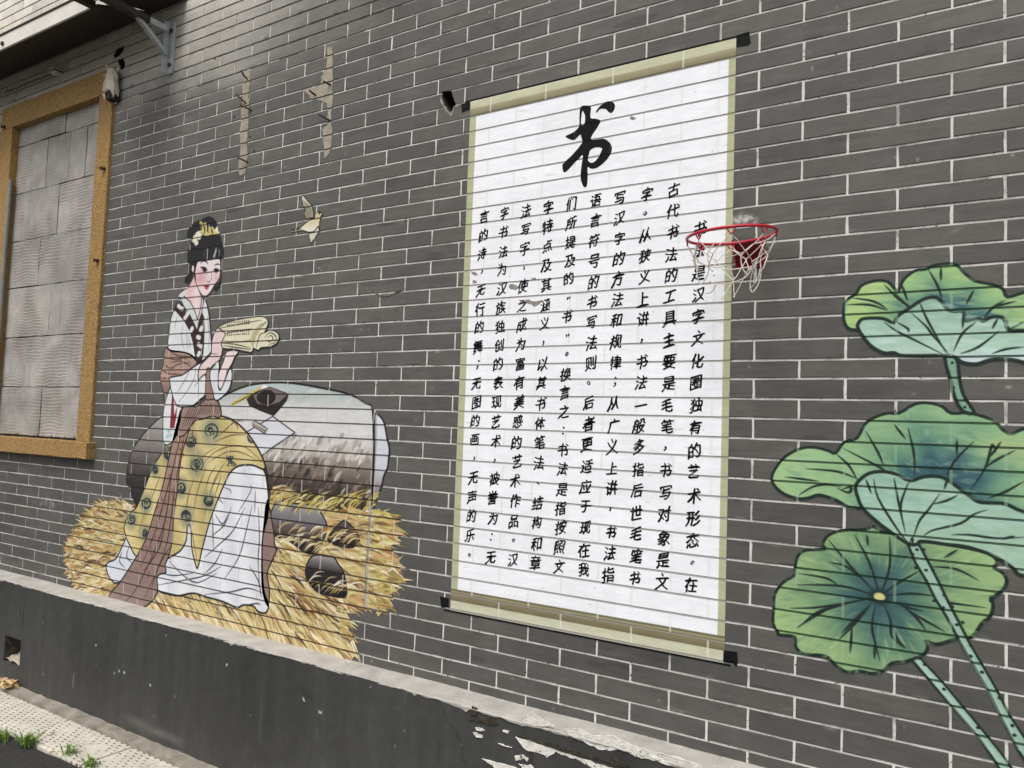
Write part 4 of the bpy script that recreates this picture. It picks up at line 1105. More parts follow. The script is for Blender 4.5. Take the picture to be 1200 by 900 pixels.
for c_, k_, fr in ((sr1, 46, .45), (sr2, 22, .35), (sr3, 16, .45)):          # blades crossing the rocks' feet
    x0, x1 = min(p[0] for p in c_), max(p[0] for p in c_); z0, z1 = min(p[1] for p in c_), max(p[1] for p in c_)
    for i in range(k_):
        x = random.uniform(x0, x1); z = z0 + (z1 - z0) * random.random() ** 1.5 * fr; L = random.uniform(.04, .09)
        lc.line(smooth([(x, z), (x + L * .5, z + L * .45), (x + L * 1.1, z + L * .55)], 3, False), random.uniform(.004, .009), random.choice(PAL[:4] + PAL[6:8]), .9, .9)
for i in range(95):                                   # tall blades in front of the boulder
    x = random.uniform(318, 436); y = random.uniform(588, 606) - max(0, 350 - x) * .25; L = random.uniform(8, 24)
    lc.line(smooth(pxs([(x, y), (x + L * .35, y - L * .55), (x + L, y - L * .8)]), 3, False), random.uniform(.005, .010), random.choice([(222, 200, 90), (198, 178, 76), (226, 212, 140), (170, 146, 62), (90, 74, 40)]), .95, .95)
gk = pxs([(432, 490), (440, 482), (441, 540), (436, 600), (431, 650), (429, 708), (425, 712), (427, 650), (431, 590), (436, 540)])
lc.line(pxs([(440, 484), (440, 520), (438, 560), (434, 600), (431, 650), (428, 712)]), .016, (112, 108, 104), 0, .55)
lc.line(pxs([(442, 484), (442, 520), (440, 560), (436, 600), (433, 650), (430, 712)]), .006, (200, 198, 200), 0, .5)
for i in range(40):
    x, y = random.uniform(434, 452), random.uniform(590, 700); lc.line(pxs([(x, y), (x + random.uniform(6, 16), y + random.uniform(-3, 8))]), .014, random.choice([(214, 196, 90), (190, 172, 80), (140, 110, 50), (226, 214, 160)]), .9, .8)

# ---- robe
white = (214, 218, 230)
gw = pxs([(264, 566), (270, 554), (280, 546), (296, 545), (309, 550), (314, 570), (315, 600), (308.6, 628), (307.5, 653), (309.7, 691), (315, 708), (312, 718), (303, 716.6), (297, 710), (285, 709), (278, 712), (262, 705), (244, 700), (226.7, 695), (210, 698), (197, 696), (185, 691), (183.6, 674), (190, 671), (196, 655), (213, 640), (220, 615), (226, 612), (240, 600), (248, 585), (256, 575)])
region('white_gown', gw, lambda X, Z: np.stack([223 + 8 * np.sin(X * 40 + Z * 9), 225 + 7 * np.sin(X * 40 + Z * 9), 231 + 5 * np.sin(X * 40 + Z * 9)], -1), 10, .010, thing_=lady, layer=3)
gl = pxs([(150, 628), (143, 642), (136, 655), (127, 659), (125, 666), (129, 677), (139, 683), (160, 662), (170, 640), (158, 630)])
region('gown_corner', gl, white, 8, .010, thing_=lady, layer=3)
ln(OS, [(300, 600), (290, 640), (310, 665)], .006); ln(OS, [(330, 580), (320, 620), (345, 650)], .006)
bs = T(OL, [(350, -20), (385, 160), (388, 230), (400, 262), (365, 340), (347, 400), (362, 480), (352, 570), (325, 500), (318, 400), (320, 250), (332, 100)])
region('brown_lining', bs, (142, 112, 104), 14, .008, sm=2, thing_=lady, layer=3)
for pts in ([(150, 20), (110, 120), (40, 180)], [(225, 20), (160, 150), (90, 220), (0, 300)], [(265, 10), (230, 160), (190, 300), (110, 420)], [(45, 60), (50, 250)], [(300, 20), (305, 200), (298, 320), (310, 500)], [(130, 60), (100, 115), (60, 60)], [(0, 505), (150, 490), (240, 470), (320, 495)], [(190, 572), (290, 555), (310, 565)], [(100, 250), (60, 330), (0, 390)], [(250, 350), (300, 430), (315, 520)]):
    ln(OL, pts, .0065, (64, 60, 66))
for pts in ([(500, 640), (560, 700), (620, 730), (700, 690)], [(450, 740), (560, 720), (650, 700), (720, 660)], [(470, 690), (520, 700), (600, 690)]):
    ln(OS, pts, .0065, (70, 66, 74))
for pts in ([(110, 705), (150, 720), (155, 745)], [(70, 760), (110, 800)], [(270, 690), (275, 720), (230, 800), (200, 850)], [(298, 720), (295, 850)], [(130, 640), (150, 620)]):
    ln(OR, pts, .0055, (84, 82, 90))
ye = pxs([(240, 488), (251, 486), (265, 489), (276, 494), (288, 505), (298, 518), (306, 532), (311, 545), (309, 550), (296, 545), (280, 546), (270, 554), (264, 566), (258, 580), (250, 600), (243, 622), (237, 645), (232, 666), (228, 655), (225, 640), (224, 618), (220, 616), (219, 632), (213, 644), (205, 650), (196, 655), (185, 657), (172, 657), (160, 652), (153, 640), (148, 628), (146, 617), (152, 602), (160, 595), (168, 577), (179, 549), (190.5, 530), (205, 503), (218, 494)])
YEL = (212, 198, 128)
region('yellow_robe', ye, lambda X, Z: np.stack([212 + 12 * np.sin(X * 25 + Z * 8), 190 + 13 * np.sin(X * 25 + Z * 8), 118 + 14 * np.sin(X * 25 + Z * 8)], -1), 12, .010, thing_=lady, layer=4)
for pts in ([(230, 320), (180, 320), (110, 380), (40, 430)], [(240, 400), (160, 400), (60, 440)], [(300, 540), (210, 500), (130, 500), (20, 560)], [(330, 548), (240, 470), (150, 465), (60, 500), (0, 560)], [(150, 310), (190, 340), (195, 370)], [(120, 560), (60, 660), (20, 800)], [(70, 580), (30, 640), (0, 740)], [(100, 630), (60, 760)]):
    ln(OR, pts, .006, (110, 80, 50))
for pts in ([(700, 160), (640, 200), (600, 300), (570, 420)], [(650, 260), (620, 340), (600, 440)], [(720, 260), (680, 330), (640, 470)], [(590, 300), (570, 420), (560, 500)], [(430, 330), (400, 420), (370, 520)], [(620, 660), (600, 540), (590, 500)], [(470, 260), (430, 360), (390, 480)]):
    ln(OS, pts, .006, (120, 92, 56))
for cx_, cy_, r_ in ((675, 90, 32), (590, 135, 24), (505, 185, 28), (617, 230, 27), (550, 330, 24), (403, 395, 22), (665, 385, 24), (340, 465, 22), (398, 522, 20), (573, 450, 24), (440, 255, 16)):
    lc.blob(T(OS, [(cx_, cy_)])[0], r_ * .0030, r_ * .0030, (132, 136, 104), .7, .5)
    for k_ in range(13):
        a = random.uniform(0, 6.28); R_ = r_ * random.uniform(.1, 1.0)
        ln(OS, [(cx_ + R_ * math.cos(a + j_ * .8), cy_ + R_ * 1.15 * math.sin(a + j_ * .8)) for j_ in range(4)], .008, (34, 50, 54), .95)
ln(OR, [(250, 400), (262, 430), (285, 445)], .014, (50, 62, 62)); 
for k_ in range(6): ln(OR, [(150 + random.uniform(-25, 40), 540 + random.uniform(-20, 40)) for _ in range(4)], .007, (44, 62, 62))
bsn = pxs([(214, 478), (228, 478), (226, 490), (221, 508), (215.5, 525), (211, 549), (208, 577), (204, 605), (202.5, 633), (198, 652), (194, 662), (195, 671), (185, 675), (185, 694), (176, 707), (165, 712), (150, 710), (127, 701), (140.5, 683), (157, 658), (171, 633), (182, 599), (190.5, 572), (197, 544), (203, 516), (208, 496)])
BR = (152, 122, 110)
region('brown_sash', bsn, vgrad((GZ - .3, (140, 114, 106)), (GZ + .1, (150, 118, 104)), (GZ + .6, (166, 128, 108))), 16, .009, thing_=lady, layer=5)
for pts in ([(219, 480), (210, 520), (201, 560), (196, 600), (184, 640), (160, 690), (146, 706)], [(222, 482), (213, 530), (205, 575), (200, 615), (192, 650), (170, 700)], [(215, 500), (204, 545), (192, 590), (180, 630), (165, 665)], [(195, 600), (188, 640), (170, 668)], [(200, 640), (186, 665), (178, 690)]):
    ln(None, pts, .009, (74, 50, 44))
for i in range(46):
    k_ = random.random(); x = lerp(220, 160, k_) + random.uniform(-8, 10); y = lerp(490, 700, k_); ln(None, [(x, y), (x + 2, y + 2), (x + 1, y + 4)], .007, (132, 52, 40), .9)

# ---- upper body
wb = T(OTS, [(262, 680), (300, 560), (320, 600), (345, 690), (385, 705), (370, 800), (345, 900), (300, 960), (255, 960), (248, 850), (250, 760)])
region('white_skirt_side', wb, (220, 222, 224), 8, .007, sm=2, thing_=lady, layer=5)
lc.poly(T(OTS, [(312, 612), (325, 640), (325, 690), (330, 760), (350, 690), (345, 760), (328, 850), (298, 850), (305, 720)]), (140, 34, 46), 8)
for q in ((290, 870), (300, 900), (280, 910)): lc.blob(T(OTS, [q])[0], .02, .014, (130, 176, 196), .7, .7)
sk = T(OTS, [(480, 700), (560, 640), (600, 640), (640, 670), (660, 745), (640, 780), (600, 765), (520, 790), (470, 800), (400, 900), (350, 900), (372, 800), (390, 700)])
region('brown_waist_cloth', sk, BR, 16, .008, sm=2, thing_=lady, layer=6)
for k_ in range(16):
    x = 400 + k_ * 15; ln(OTS, [(x + 40, 690 + random.uniform(-10, 20)), (x + 10, 770), (x - 20, 850)] if x < 480 else [(x + 20, 660 + random.uniform(0, 40)), (x + 25, 720), (x + 10, 755)], .006, (80, 52, 44), .9)
sh = T(OTS, [(270, 288), (255, 340), (252, 400), (232, 460), (232, 520), (250, 590), (262, 672), (278, 620), (300, 560), (300, 495), (380, 480), (430, 445), (490, 395), (480, 365), (440, 330), (370, 312), (310, 305)])
region('brown_shawl', sh, vgrad((P(205, 465)[1], (112, 86, 80)), (P(205, 440)[1], (184, 142, 124)), (P(205, 415)[1], (168, 132, 118))), 14, .008, thing_=lady, layer=6)
for pts in ([(260, 350), (340, 370), (420, 350), (475, 350)], [(255, 400), (300, 430), (360, 400), (440, 390)], [(290, 300), (350, 340), (430, 345)], [(300, 390), (380, 380), (450, 420)], [(240, 500), (300, 500)], [(250, 450), (300, 470), (380, 470)]):
    ln(OTS, pts, .006, (70, 46, 40))
for i in range(20): x, y = random.uniform(270, 450), random.uniform(330, 470); ln(OTS, [(x, y), (x + 5, y + 10)], .006, (110, 60, 50), .8)
ws = T(OTS, [(328, 18), (305, 80), (292, 170), (283, 260), (290, 300), (330, 312), (400, 318), (450, 340), (480, 372), (530, 375), (560, 345), (590, 310), (588, 230), (580, 120), (567, 20), (545, -55), (500, -60), (420, -110), (370, -80)])
region('white_blouse', ws, (218, 220, 222), 8, .008, sm=2, thing_=lady, layer=6)
for pts in ([(390, 120), (380, 220), (400, 300)], [(430, 200), (440, 300)], [(350, 60), (330, 150)], [(560, 60), (575, 180), (570, 300)], [(415, 150), (420, 300)]): ln(OTS, pts, .0045, (120, 120, 124))
ic = T(OTS, [(365, -75), (398, 0), (440, 60), (470, 120), (490, 168), (500, 110), (522, 40), (535, -40), (520, -110), (470, -80), (420, -130), (370, -100), (350, -68)])
region('inner_collar', ic, (204, 208, 208), 8, .006, sm=1, thing_=lady, layer=7)
cb_ = T(OTS, [(365, -48), (325, 15), (345, 32), (400, 95), (440, 170), (462, 250), (475, 330), (487, 396), (520, 380), (532, 320), (536, 250), (540, 150), (536, 70), (522, 40), (502, 110), (492, 172), (470, 122), (440, 62), (400, 2)])
region('dark_collar', cb_, (52, 30, 32), 6, .006, sm=1, thing_=lady, layer=8)
for q in ((372, 5), (360, -8), (385, 12), (415, 62), (425, 45), (405, 75), (455, 150), (448, 165), (515, 160), (522, 145), (495, 210), (505, 215), (500, 262), (515, 275), (505, 322), (498, 340)):
    lc.blob(T(OTS, [q])[0], .017, .014, (222, 218, 212), 1, .4)
nk = T(OH, [(470, 560), (478, 600), (495, 640), (510, 680), (522, 720), (515, 780), (502, 835), (492, 866), (478, 820), (440, 740), (395, 700), (428, 640), (455, 590)])
region('neck', nk, lambda X, Z: np.stack([232 + 0 * X, 196 + 12 * np.sin(X * 60), 194 + 12 * np.sin(X * 60)], -1), 5, .006, sm=2, thing_=lady, layer=8)
ln(OH, [(415, 648), (370, 680), (352, 712), (400, 712)], .006); lc.poly(T(OH, [(415, 650), (372, 682), (355, 710), (395, 702), (420, 665)]), (214, 212, 206), 4)
# arms
a1 = T(OTS, [(640, 140), (608, 190), (592, 250), (590, 320), (560, 360), (522, 398), (500, 440), (500, 512), (550, 475), (600, 410), (650, 370), (668, 300), (672, 240), (700, 190), (740, 150), (720, 125)])
region('forearm', a1, (230, 200, 198), 5, .007, sm=2, thing_=lady, layer=8)
s1 = T(OTS, [(300, 495), (380, 480), (440, 440), (500, 398), (522, 398), (500, 440), (500, 512), (548, 470), (556, 600), (510, 650), (460, 692), (400, 700), (345, 690), (312, 605), (300, 540)])
region('white_sleeve', s1, (220, 223, 226), 8, .008, sm=2, thing_=lady, layer=9)
s2 = T(OTS, [(585, 440), (645, 375), (640, 480), (640, 560), (655, 582), (690, 505), (722, 425), (737, 470), (722, 560), (690, 610), (635, 655), (608, 640), (590, 560), (580, 500)])
region('white_sleeve', s2, (216, 219, 224), 8, .008, sm=2, thing_=lady, layer=9)
a2 = T(OTS, [(700, 310), (782, 308), (755, 350), (735, 400), (705, 450), (682, 520), (656, 580), (640, 552), (640, 480), (655, 430), (680, 370)])
region('forearm', a2, (236, 212, 208), 5, .007, sm=2, thing_=lady, layer=10)
bst = T(OTS, [(560, 430), (582, 440), (580, 500), (592, 560), (610, 640), (580, 650), (550, 640), (552, 500)])
region('sash_end', bst, (150, 112, 98), 12, .006, sm=2, thing_=lady, layer=10)
for pts in ([(440, 440), (400, 520), (350, 600)], [(480, 420), (470, 500), (420, 590), (360, 670)], [(500, 512), (500, 640)], [(520, 500), (470, 560)], [(640, 440), (640, 560)], [(700, 430), (690, 500), (655, 582)], [(640, 380), (620, 400), (600, 440)], [(560, 360), (590, 330), (640, 330)]):
    ln(OTS, pts, .005, (110, 106, 112))
# book
CR = (222, 216, 178)
bk1 = T(OTS, [(640, 140), (700, 110), (760, 90), (880, 70), (950, 65), (985, 85), (990, 120), (965, 180), (1000, 160), (1050, 175), (1068, 210), (1050, 255), (1000, 280), (940, 285), (920, 305), (885, 290), (870, 320), (750, 295), (670, 290), (665, 240), (690, 190), (660, 160)])
region('rolled_book', bk1, CR, 10, .007, sm=2, thing_=lady, layer=11)
for pts in ([(690, 190), (760, 170), (880, 150)], [(665, 240), (860, 238), (885, 180), (950, 110)], [(670, 255), (760, 262), (870, 290)], [(675, 270), (870, 300)], [(885, 290), (900, 200), (960, 120), (985, 100)], [(905, 290), (930, 200), (965, 180)], [(985, 215), (1010, 200), (1025, 225), (1000, 245), (980, 230)], [(965, 215), (1000, 180), (1045, 205), (1035, 250), (990, 262)], [(640, 150), (740, 130), (840, 110), (940, 92)]):
    ln(OTS, pts, .0055, (60, 54, 44))
for y in (112, 130, 180, 200):
    for k_ in range(11): x = 700 + k_ * 15 + random.uniform(-3, 3); yy = y - (x - 700) * .08; ln(OTS, [(x, yy), (x + 7, yy - 4)], .008, (70, 62, 52), .9)
lc.poly(T(OTS, [(880, 180), (905, 150), (960, 110), (940, 150), (900, 220), (885, 290), (862, 240)]), (186, 172, 120), 12)
# head
hair = T(OH, [(520, 165), (540, 150), (575, 141), (608, 158), (630, 195), (640, 245), (655, 290), (668, 340), (674, 390), (668, 440), (662, 520), (657, 590), (640, 648), (622, 667), (605, 655), (610, 625), (635, 580), (640, 500), (600, 520), (500, 560), (478, 545), (465, 570), (440, 590), (428, 612), (402, 606), (406, 575), (422, 548), (424, 490), (420, 420), (428, 370), (444, 335), (450, 298), (420, 290), (422, 250), (440, 215), (480, 178)])
region('hair', hair, (27, 26, 29), 4, 0, thing_=lady, layer=9)
face = T(OH, [(498, 458), (540, 452), (580, 448), (605, 438), (640, 440), (653, 450), (655, 500), (650, 560), (635, 595), (612, 625), (590, 665), (570, 690), (545, 706), (522, 692), (500, 655), (480, 600), (474, 560), (480, 510), (488, 480)])
region('face', face, (230, 212, 212), 4, .005, sm=2, thing_=lady, layer=10)
lc.blob(T(OH, [(515, 572)])[0], .080, .062, (214, 128, 142), .85, 1.0); lc.blob(T(OH, [(625, 570)])[0], .045, .05, (220, 146, 156), .6, 1.0)
ln(OH, [(478, 545), (478, 590), (470, 560)], .008, (27, 26, 29))
ln(OH, [(515, 500), (530, 503), (548, 508), (562, 520)], .011, (34, 24, 26)); lc.blob(T(OH, [(543, 518)])[0], .016, .013, (20, 18, 20), 1, .4); ln(OH, [(520, 500), (540, 528), (560, 526)], .006, (60, 40, 40))
ln(OH, [(606, 520), (622, 514), (645, 520)], .011, (34, 24, 26)); lc.blob(T(OH, [(625, 525)])[0], .015, .012, (20, 18, 20), 1, .4)
ln(OH, [(512, 474), (535, 456), (556, 462), (566, 478)], .007, (44, 36, 38)); ln(OH, [(612, 490), (630, 478), (652, 482)], .007, (60, 50, 52))
ln(OH, [(592, 535), (590, 580), (575, 604), (562, 600)], .005, (120, 80, 84)); ln(OH, [(560, 600), (578, 608)], .005, (130, 80, 84))
lc.blob(T(OH, [(558, 632)])[0], .026, .009, (176, 44, 52), 1, .4); lc.blob(T(OH, [(558, 645)])[0], .018, .011, (190, 60, 66), 1, .5); ln(OH, [(540, 632), (558, 637), (577, 632)], .004, (100, 20, 28))
lc.poly(T(OH, [(455, 490), (467, 488), (468, 520), (462, 538), (453, 520)]), (226, 204, 204), 3)
lc.poly(T(OH, [(600, 430), (612, 395), (625, 355), (628, 385), (615, 432)]), (196, 190, 192), 6, .8); ln(OH, [(640, 370), (648, 400), (640, 430)], .005, (150, 146, 150)); ln(OH, [(560, 350), (545, 400), (530, 440)], .004, (96, 92, 96))
orn = T(OH, [(505, 178), (520, 172), (532, 190), (555, 180), (563, 230), (575, 215), (600, 212), (622, 240), (648, 255), (652, 275), (600, 272), (545, 283), (520, 262)])
region('gold_hairpin', orn, (206, 188, 96), 16, .004, sm=1, thing_=lady, layer=11)
for pts in ([(530, 195), (545, 230), (540, 268)], [(565, 230), (575, 262)], [(515, 190), (525, 240)], [(560, 250), (572, 215)], [(590, 225), (600, 265)]): ln(OH, pts, .010, (50, 44, 30))
for q in ((490, 270), (475, 290), (500, 262), (470, 310), (485, 330), (505, 290), (518, 262), (480, 300), (640, 225), (648, 240), (630, 238)): lc.blob(T(OH, [q])[0], .020, .016, (226, 220, 190), 1, .4)
fl = T(OH, [(460, 300), (480, 272), (500, 250), (528, 258), (520, 290), (495, 340), (480, 348), (462, 335)])
parts.append(('hair_flower', smooth(fl, 2), 11, lady, None))

# ---- bird
OB = (280, 180, 5.4545)
bw = T(OB, [(405, 265), (418, 272), (440, 300), (470, 335), (478, 370), (480, 410), (430, 418), (418, 385), (428, 360), (412, 340), (408, 315), (400, 290)])
region('wing', bw, vgrad((P(360, 230)[1], (212, 206, 176)), (P(360, 256)[1], (160, 146, 112))), 12, .006, sm=1, thing_=bird, layer=0)
for k_ in range(6): ln(OB, [(410 + k_ * 4, 300 + k_ * 16), (440, 330 + k_ * 14), (470, 360 + k_ * 8)], .006, (110, 100, 78), .7)
bb_ = T(OB, [(330, 488), (400, 468), (445, 430), (486, 410), (495, 380), (515, 368), (532, 380), (542, 386), (527, 398), (518, 440), (516, 480), (490, 500), (450, 505), (410, 492), (336, 504)])
region('body', bb_, vgrad((P(360, 272)[1], (226, 222, 206)), (P(360, 256)[1], (208, 192, 130))), 10, .006, sm=1, thing_=bird, layer=1)
bl2 = T(OB, [(445, 507), (480, 500), (508, 465), (517, 495), (490, 535), (462, 578), (452, 545)])
region('lower_wing', bl2, (206, 200, 170), 12, .006, sm=1, thing_=bird, layer=0)
ln(OB, [(332, 492), (400, 480)], .012, (70, 58, 40)); lc.blob(T(OB, [(517, 381)])[0], .008, .007, (30, 26, 24), 1, .3)

limg = lc.image('mural_paint', .82, .05)
lm = paint_mats('mural', lc, limg, (44, 34, 30), .82, (206, 202, 192), .5, .5)
for name, q, layer, th, lab in parts:
    o = skin(name, [q] + BLADES.get(id(q), []), layer, lm, th)
    if lab and o: o['label'] = lab

# =================================================================== PAINTED LOTUS LEAVES
tc = Canvas(-.30, 2.05, ZL - .01, GZ + 1.35, .0022, (110, 150, 110))
OU, OV, OW = (880, 300, 3.75), (880, 520, 3.75), (900, 700, 4)
GI = (18, 34, 28)
tparts = []
Xc, Zc = tc.grid((0, tc.W, 0, tc.H))
def fbm(X, Z, s):
    return np.sin(X * 9 * s + 1.7 * np.sin(Z * 13 * s)) * .5 + np.sin(Z * 17 * s + 2.1 * np.sin(X * 7 * s + 1)) * .5
def radial(c_, rmax, stops):
    cx_, cz_ = c_; rs = [q[0] for q in stops]; cs = np.array([q[1] for q in stops], float)
    def fn(X, Z):
        d = np.hypot((X - cx_) , (Z - cz_)) / rmax + fbm(X, Z, 1.6) * .07
        th = np.arctan2(Z - cz_, X - cx_); d = d + .05 * np.sin(th * 9 + 1)
        return np.stack([np.interp(d, rs, cs[:, k_]) for k_ in range(3)], -1)
    return fn
def leafreg(name, poly, col, th, layer, ow=.009, sm=3, lab=None):
    q = smooth(poly, sm); tc.poly(q, col, 12); tc.line(q + [q[0]], ow, GI); tparts.append((name, grow(q, ow * .42), layer, th, lab)); return q
def tl(o_, pts, wd=.006, col=GI, tp=.85, al=1.0): tc.line(smooth(T(o_, pts), 4, False), wd * .8, col, tp, al)
def wash(poly_box, n, cols, L=.05, al=.25):
    for i in range(n):
        x = random.uniform(poly_box[0], poly_box[1]); z = random.uniform(poly_box[2], poly_box[3])
        tc.line([(x, z), (x + random.uniform(.3, 1) * L, z + random.uniform(-.3, .3) * L)], random.uniform(.006, .014), random.choice(cols), .9, al)
l1 = tag(empty('painted_lotus_leaf', (P(1110, 370)[0], 0, P(1110, 370)[1])), 'painted lotus leaf in yellow green at the top, on a short stem', 'mural', 'painted lotus leaves')
l2 = tag(empty('painted_lotus_leaf', (P(1080, 560)[0], 0, P(1080, 560)[1])), 'painted wide folded lotus leaf in blue green between the other two', 'mural', 'painted lotus leaves')
l3 = tag(empty('painted_lotus_leaf', (P(1030, 700)[0], 0, P(1030, 700)[1])), 'painted round lotus leaf seen from above with veins round a yellow centre, lowest', 'mural', 'painted lotus leaves')
c1_ = P(1110, 400)
st1 = T(OU, [(850, 440), (902, 440), (915, 520), (925, 580), (945, 630), (985, 690), (930, 682), (895, 620), (875, 540)])
# lower round leaf
cen3 = T(OV, [(565, 672)])[0]
o3l = T(OV, [(540, 362), (500, 375), (400, 380), (340, 402), (315, 440), (322, 462), (240, 468), (205, 495), (193, 550), (190, 578), (140, 610), (105, 660), (100, 720), (98, 790), (120, 830)]) + T(OW, [(50, 175), (125, 185), (130, 230), (170, 265), (270, 275), (310, 312), (370, 350), (430, 345), (490, 357), (540, 345), (582, 308), (650, 300), (735, 265), (750, 220), (740, 205), (790, 220), (850, 205), (900, 190), (958, 185), (1005, 120), (1040, 92), (1056, 45), (1048, 0)]) + T(OV, [(1055, 690), (1062, 678), (1110, 640), (1125, 600), (1105, 565), (1070, 545), (1085, 520), (1060, 490), (1000, 462), (860, 440), (740, 428), (700, 430), (620, 392), (570, 385)])
leafreg('leaf', o3l, radial(cen3, .32, [(0, (36, 76, 84)), (.22, (50, 98, 96)), (.42, (92, 142, 98)), (.65, (134, 176, 106)), (.95, (152, 194, 112)), (1.5, (160, 200, 118))]), l3, 1)
for i in range(420):
    a = random.uniform(0, 6.28); r_ = random.uniform(.06, .34); x = cen3[0] + r_ * math.cos(a); z = cen3[1] + r_ * math.sin(a)
    if not inside((x, z), o3l): continue
    tc.line([(x, z), (x + .05 * math.cos(a), z + .05 * math.sin(a))], random.uniform(.005, .012), random.choice([(90, 146, 108), (160, 200, 120), (70, 120, 98), (176, 208, 118), (120, 166, 104)]), .9, .3)
for e_ in ([(340, 420), (440, 540), (560, 665)], [(455, 400), (520, 520), (565, 665)], [(610, 405), (610, 540), (570, 665)], [(210, 570), (330, 590), (380, 620)], [(200, 620), (400, 625), (550, 668)], [(170, 722), (280, 720), (420, 700), (550, 675)], [(740, 560), (650, 610), (575, 665)], [(820, 670), (700, 658), (600, 668)], [(1030, 720), (880, 700), (860, 700)], [(1000, 600), (900, 550), (790, 540)], [(760, 735), (690, 720), (640, 700)], [(530, 700), (440, 790), (400, 830)], [(200, 810), (330, 730), (420, 700)], [(345, 520), (420, 540), (480, 590)], [(510, 400), (515, 450)], [(910, 465), (850, 500)]):
    tl(OV, e_, .008)
for e_ in ([(505, 30), (488, 130), (500, 200), (525, 300)], [(545, 35), (575, 110), (580, 180), (640, 240)], [(395, 120), (390, 200), (385, 260)], [(500, 220), (500, 290)], [(640, 45), (700, 100), (740, 155)], [(640, 50), (740, 110), (830, 160)], [(330, 200), (400, 130), (480, 40)], [(145, 140), (230, 70), (330, 40), (450, 5)], [(590, 150), (610, 200), (650, 240)]):
    tl(OW, e_, .0085)
tc.blob(cen3, .034, .028, (14, 40, 40), 1, .5); tc.blob(cen3, .017, .013, (206, 206, 110), 1, .35)
# stems of the lower leaves
stA = T(OV, [(688, 436), (735, 436), (770, 500), (822, 600), (870, 700), (912, 780)]) + T(OW, [(935, 195), (1002, 310), (1072, 430), (1132, 550), (1205, 660), (1330, 860), (1430, 1010), (1380, 1030), (1280, 880), (1172, 715), (1098, 572), (1030, 432), (960, 312), (893, 195)]) + T(OV, [(860, 760), (810, 680), (770, 600), (722, 520)])
STG = (140, 186, 160)
leafreg('stem', stA, STG, l2, 3, .0065, 1)
stB = T(OW, [(672, 290), (716, 285), (822, 400), (922, 520), (1022, 640), (1102, 740), (1150, 810), (1290, 990), (1240, 1010), (1090, 812), (1060, 762), (980, 645), (862, 512), (760, 392)])
leafreg('stem', stB, STG, l3, 2, .0065, 1)
tc.line(T(OW, [(905, 200), (1180, 710)]), .012, (186, 218, 200), .2, .35); tc.line(T(OW, [(700, 295), (1080, 760)]), .012, (186, 218, 200), .2, .35)
for a, c_, o_ in [(735, 315, OW), (700, 340, OW), (790, 445, OW), (825, 430, OW), (860, 420, OW), (910, 580, OW), (985, 610, OW), (1025, 580, OW), (930, 490, OW), (985, 230, OW), (975, 375, OW), (1003, 350, OW), (1085, 470, OW), (1150, 550, OW), (1145, 600, OW), (1110, 615, OW), (1155, 645, OW), (950, 225, OW), (950, 275, OW), (770, 600, OV), (850, 665, OV), (805, 690, OV), (730, 465, OV), (885, 715, OV), (845, 720, OV), (760, 465, OV), (725, 545, OV), (770, 555, OV), (905, 795, OV), (930, 785, OV), (710, 485, OV), (800, 555, OV)]:
    tc.blob(T(o_, [(a, c_)])[0], .0052, .0045, GI, 1, .3)
# middle leaf
bk2 = T(OV, [(90, 155), (120, 90), (160, 50), (220, 20), (280, 15), (340, 30), (372, 40), (410, -8), (465, -25), (500, -85), (540, -115), (600, -135), (650, -135), (720, -175), (780, -180), (840, -165), (880, -135), (960, -135), (1060, -105), (1130, -45), (1180, -60), (1240, -80), (1340, -90), (1440, -40), (1560, 20), (1640, 110), (1600, 220), (1500, 290), (1350, 330), (1200, 300), (1060, 300), (760, 220), (480, 285), (370, 245), (300, 225), (255, 238), (200, 240), (130, 210)])
leafreg('leaf_back', bk2, lambda X, Z: radial(P(1100, 575), .34, [(0, (32, 74, 92)), (.22, (44, 94, 102)), (.42, (92, 150, 112)), (.68, (136, 188, 122)), (1.2, (152, 200, 124))])(X, Z), l2, 2)
for i in range(380):
    x = random.uniform(P(905, 560)[0], 1.2); z = random.uniform(P(1000, 600)[1], P(1000, 470)[1])
    if inside((x, z), bk2): tc.line([(x, z), (x + random.uniform(-.02, .05), z + random.uniform(-.03, .02))], random.uniform(.006, .016), random.choice([(150, 196, 160), (104, 156, 130), (168, 204, 142), (84, 132, 122), (190, 206, 120)]), .9, .28)
for i in range(160):
    x = random.gauss(P(1165, 525)[0], .05); z = random.gauss(P(1165, 520)[1], .022)
    if inside((x, z), bk2): tc.line([(x, z), (x + .05, z - .015)], .012, (164, 194, 116), .9, .16)
for e_ in ([(405, 20), (560, 100), (590, 120)], [(375, 45), (430, 95), (468, 158)], [(505, -55), (560, 40), (580, 90)], [(690, -70), (708, 0), (718, 60), (720, 140)], [(980, -10), (900, 70), (860, 140)], [(1075, 40), (1060, 5), (1030, 105), (960, 210)], [(905, -20), (905, 50)], [(1160, 30), (1080, 70), (1030, 105)], [(240, 110), (380, 122), (470, 155)], [(150, 145), (300, 165)], [(210, 228), (270, 190), (330, 180), (400, 190)], [(1200, 165), (1120, 210), (1040, 240)], [(1100, -10), (1050, 60)], [(630, -85), (680, -20)]):
    tl(OV, e_, .008)
tl(OV, [(380, 195), (430, 215), (440, 190), (400, 200)], .010)
fr2 = T(OV, [(460, 190), (478, 160), (520, 130), (580, 122), (640, 135), (700, 162), (760, 145), (830, 145), (880, 170), (950, 222), (1000, 255), (1060, 260), (1120, 265), (1200, 300), (1350, 330), (1480, 420), (1400, 560), (1200, 580), (1150, 545), (1080, 500), (1000, 468), (860, 442), (750, 428), (735, 440), (695, 440), (620, 392), (540, 330), (490, 280), (470, 235)])
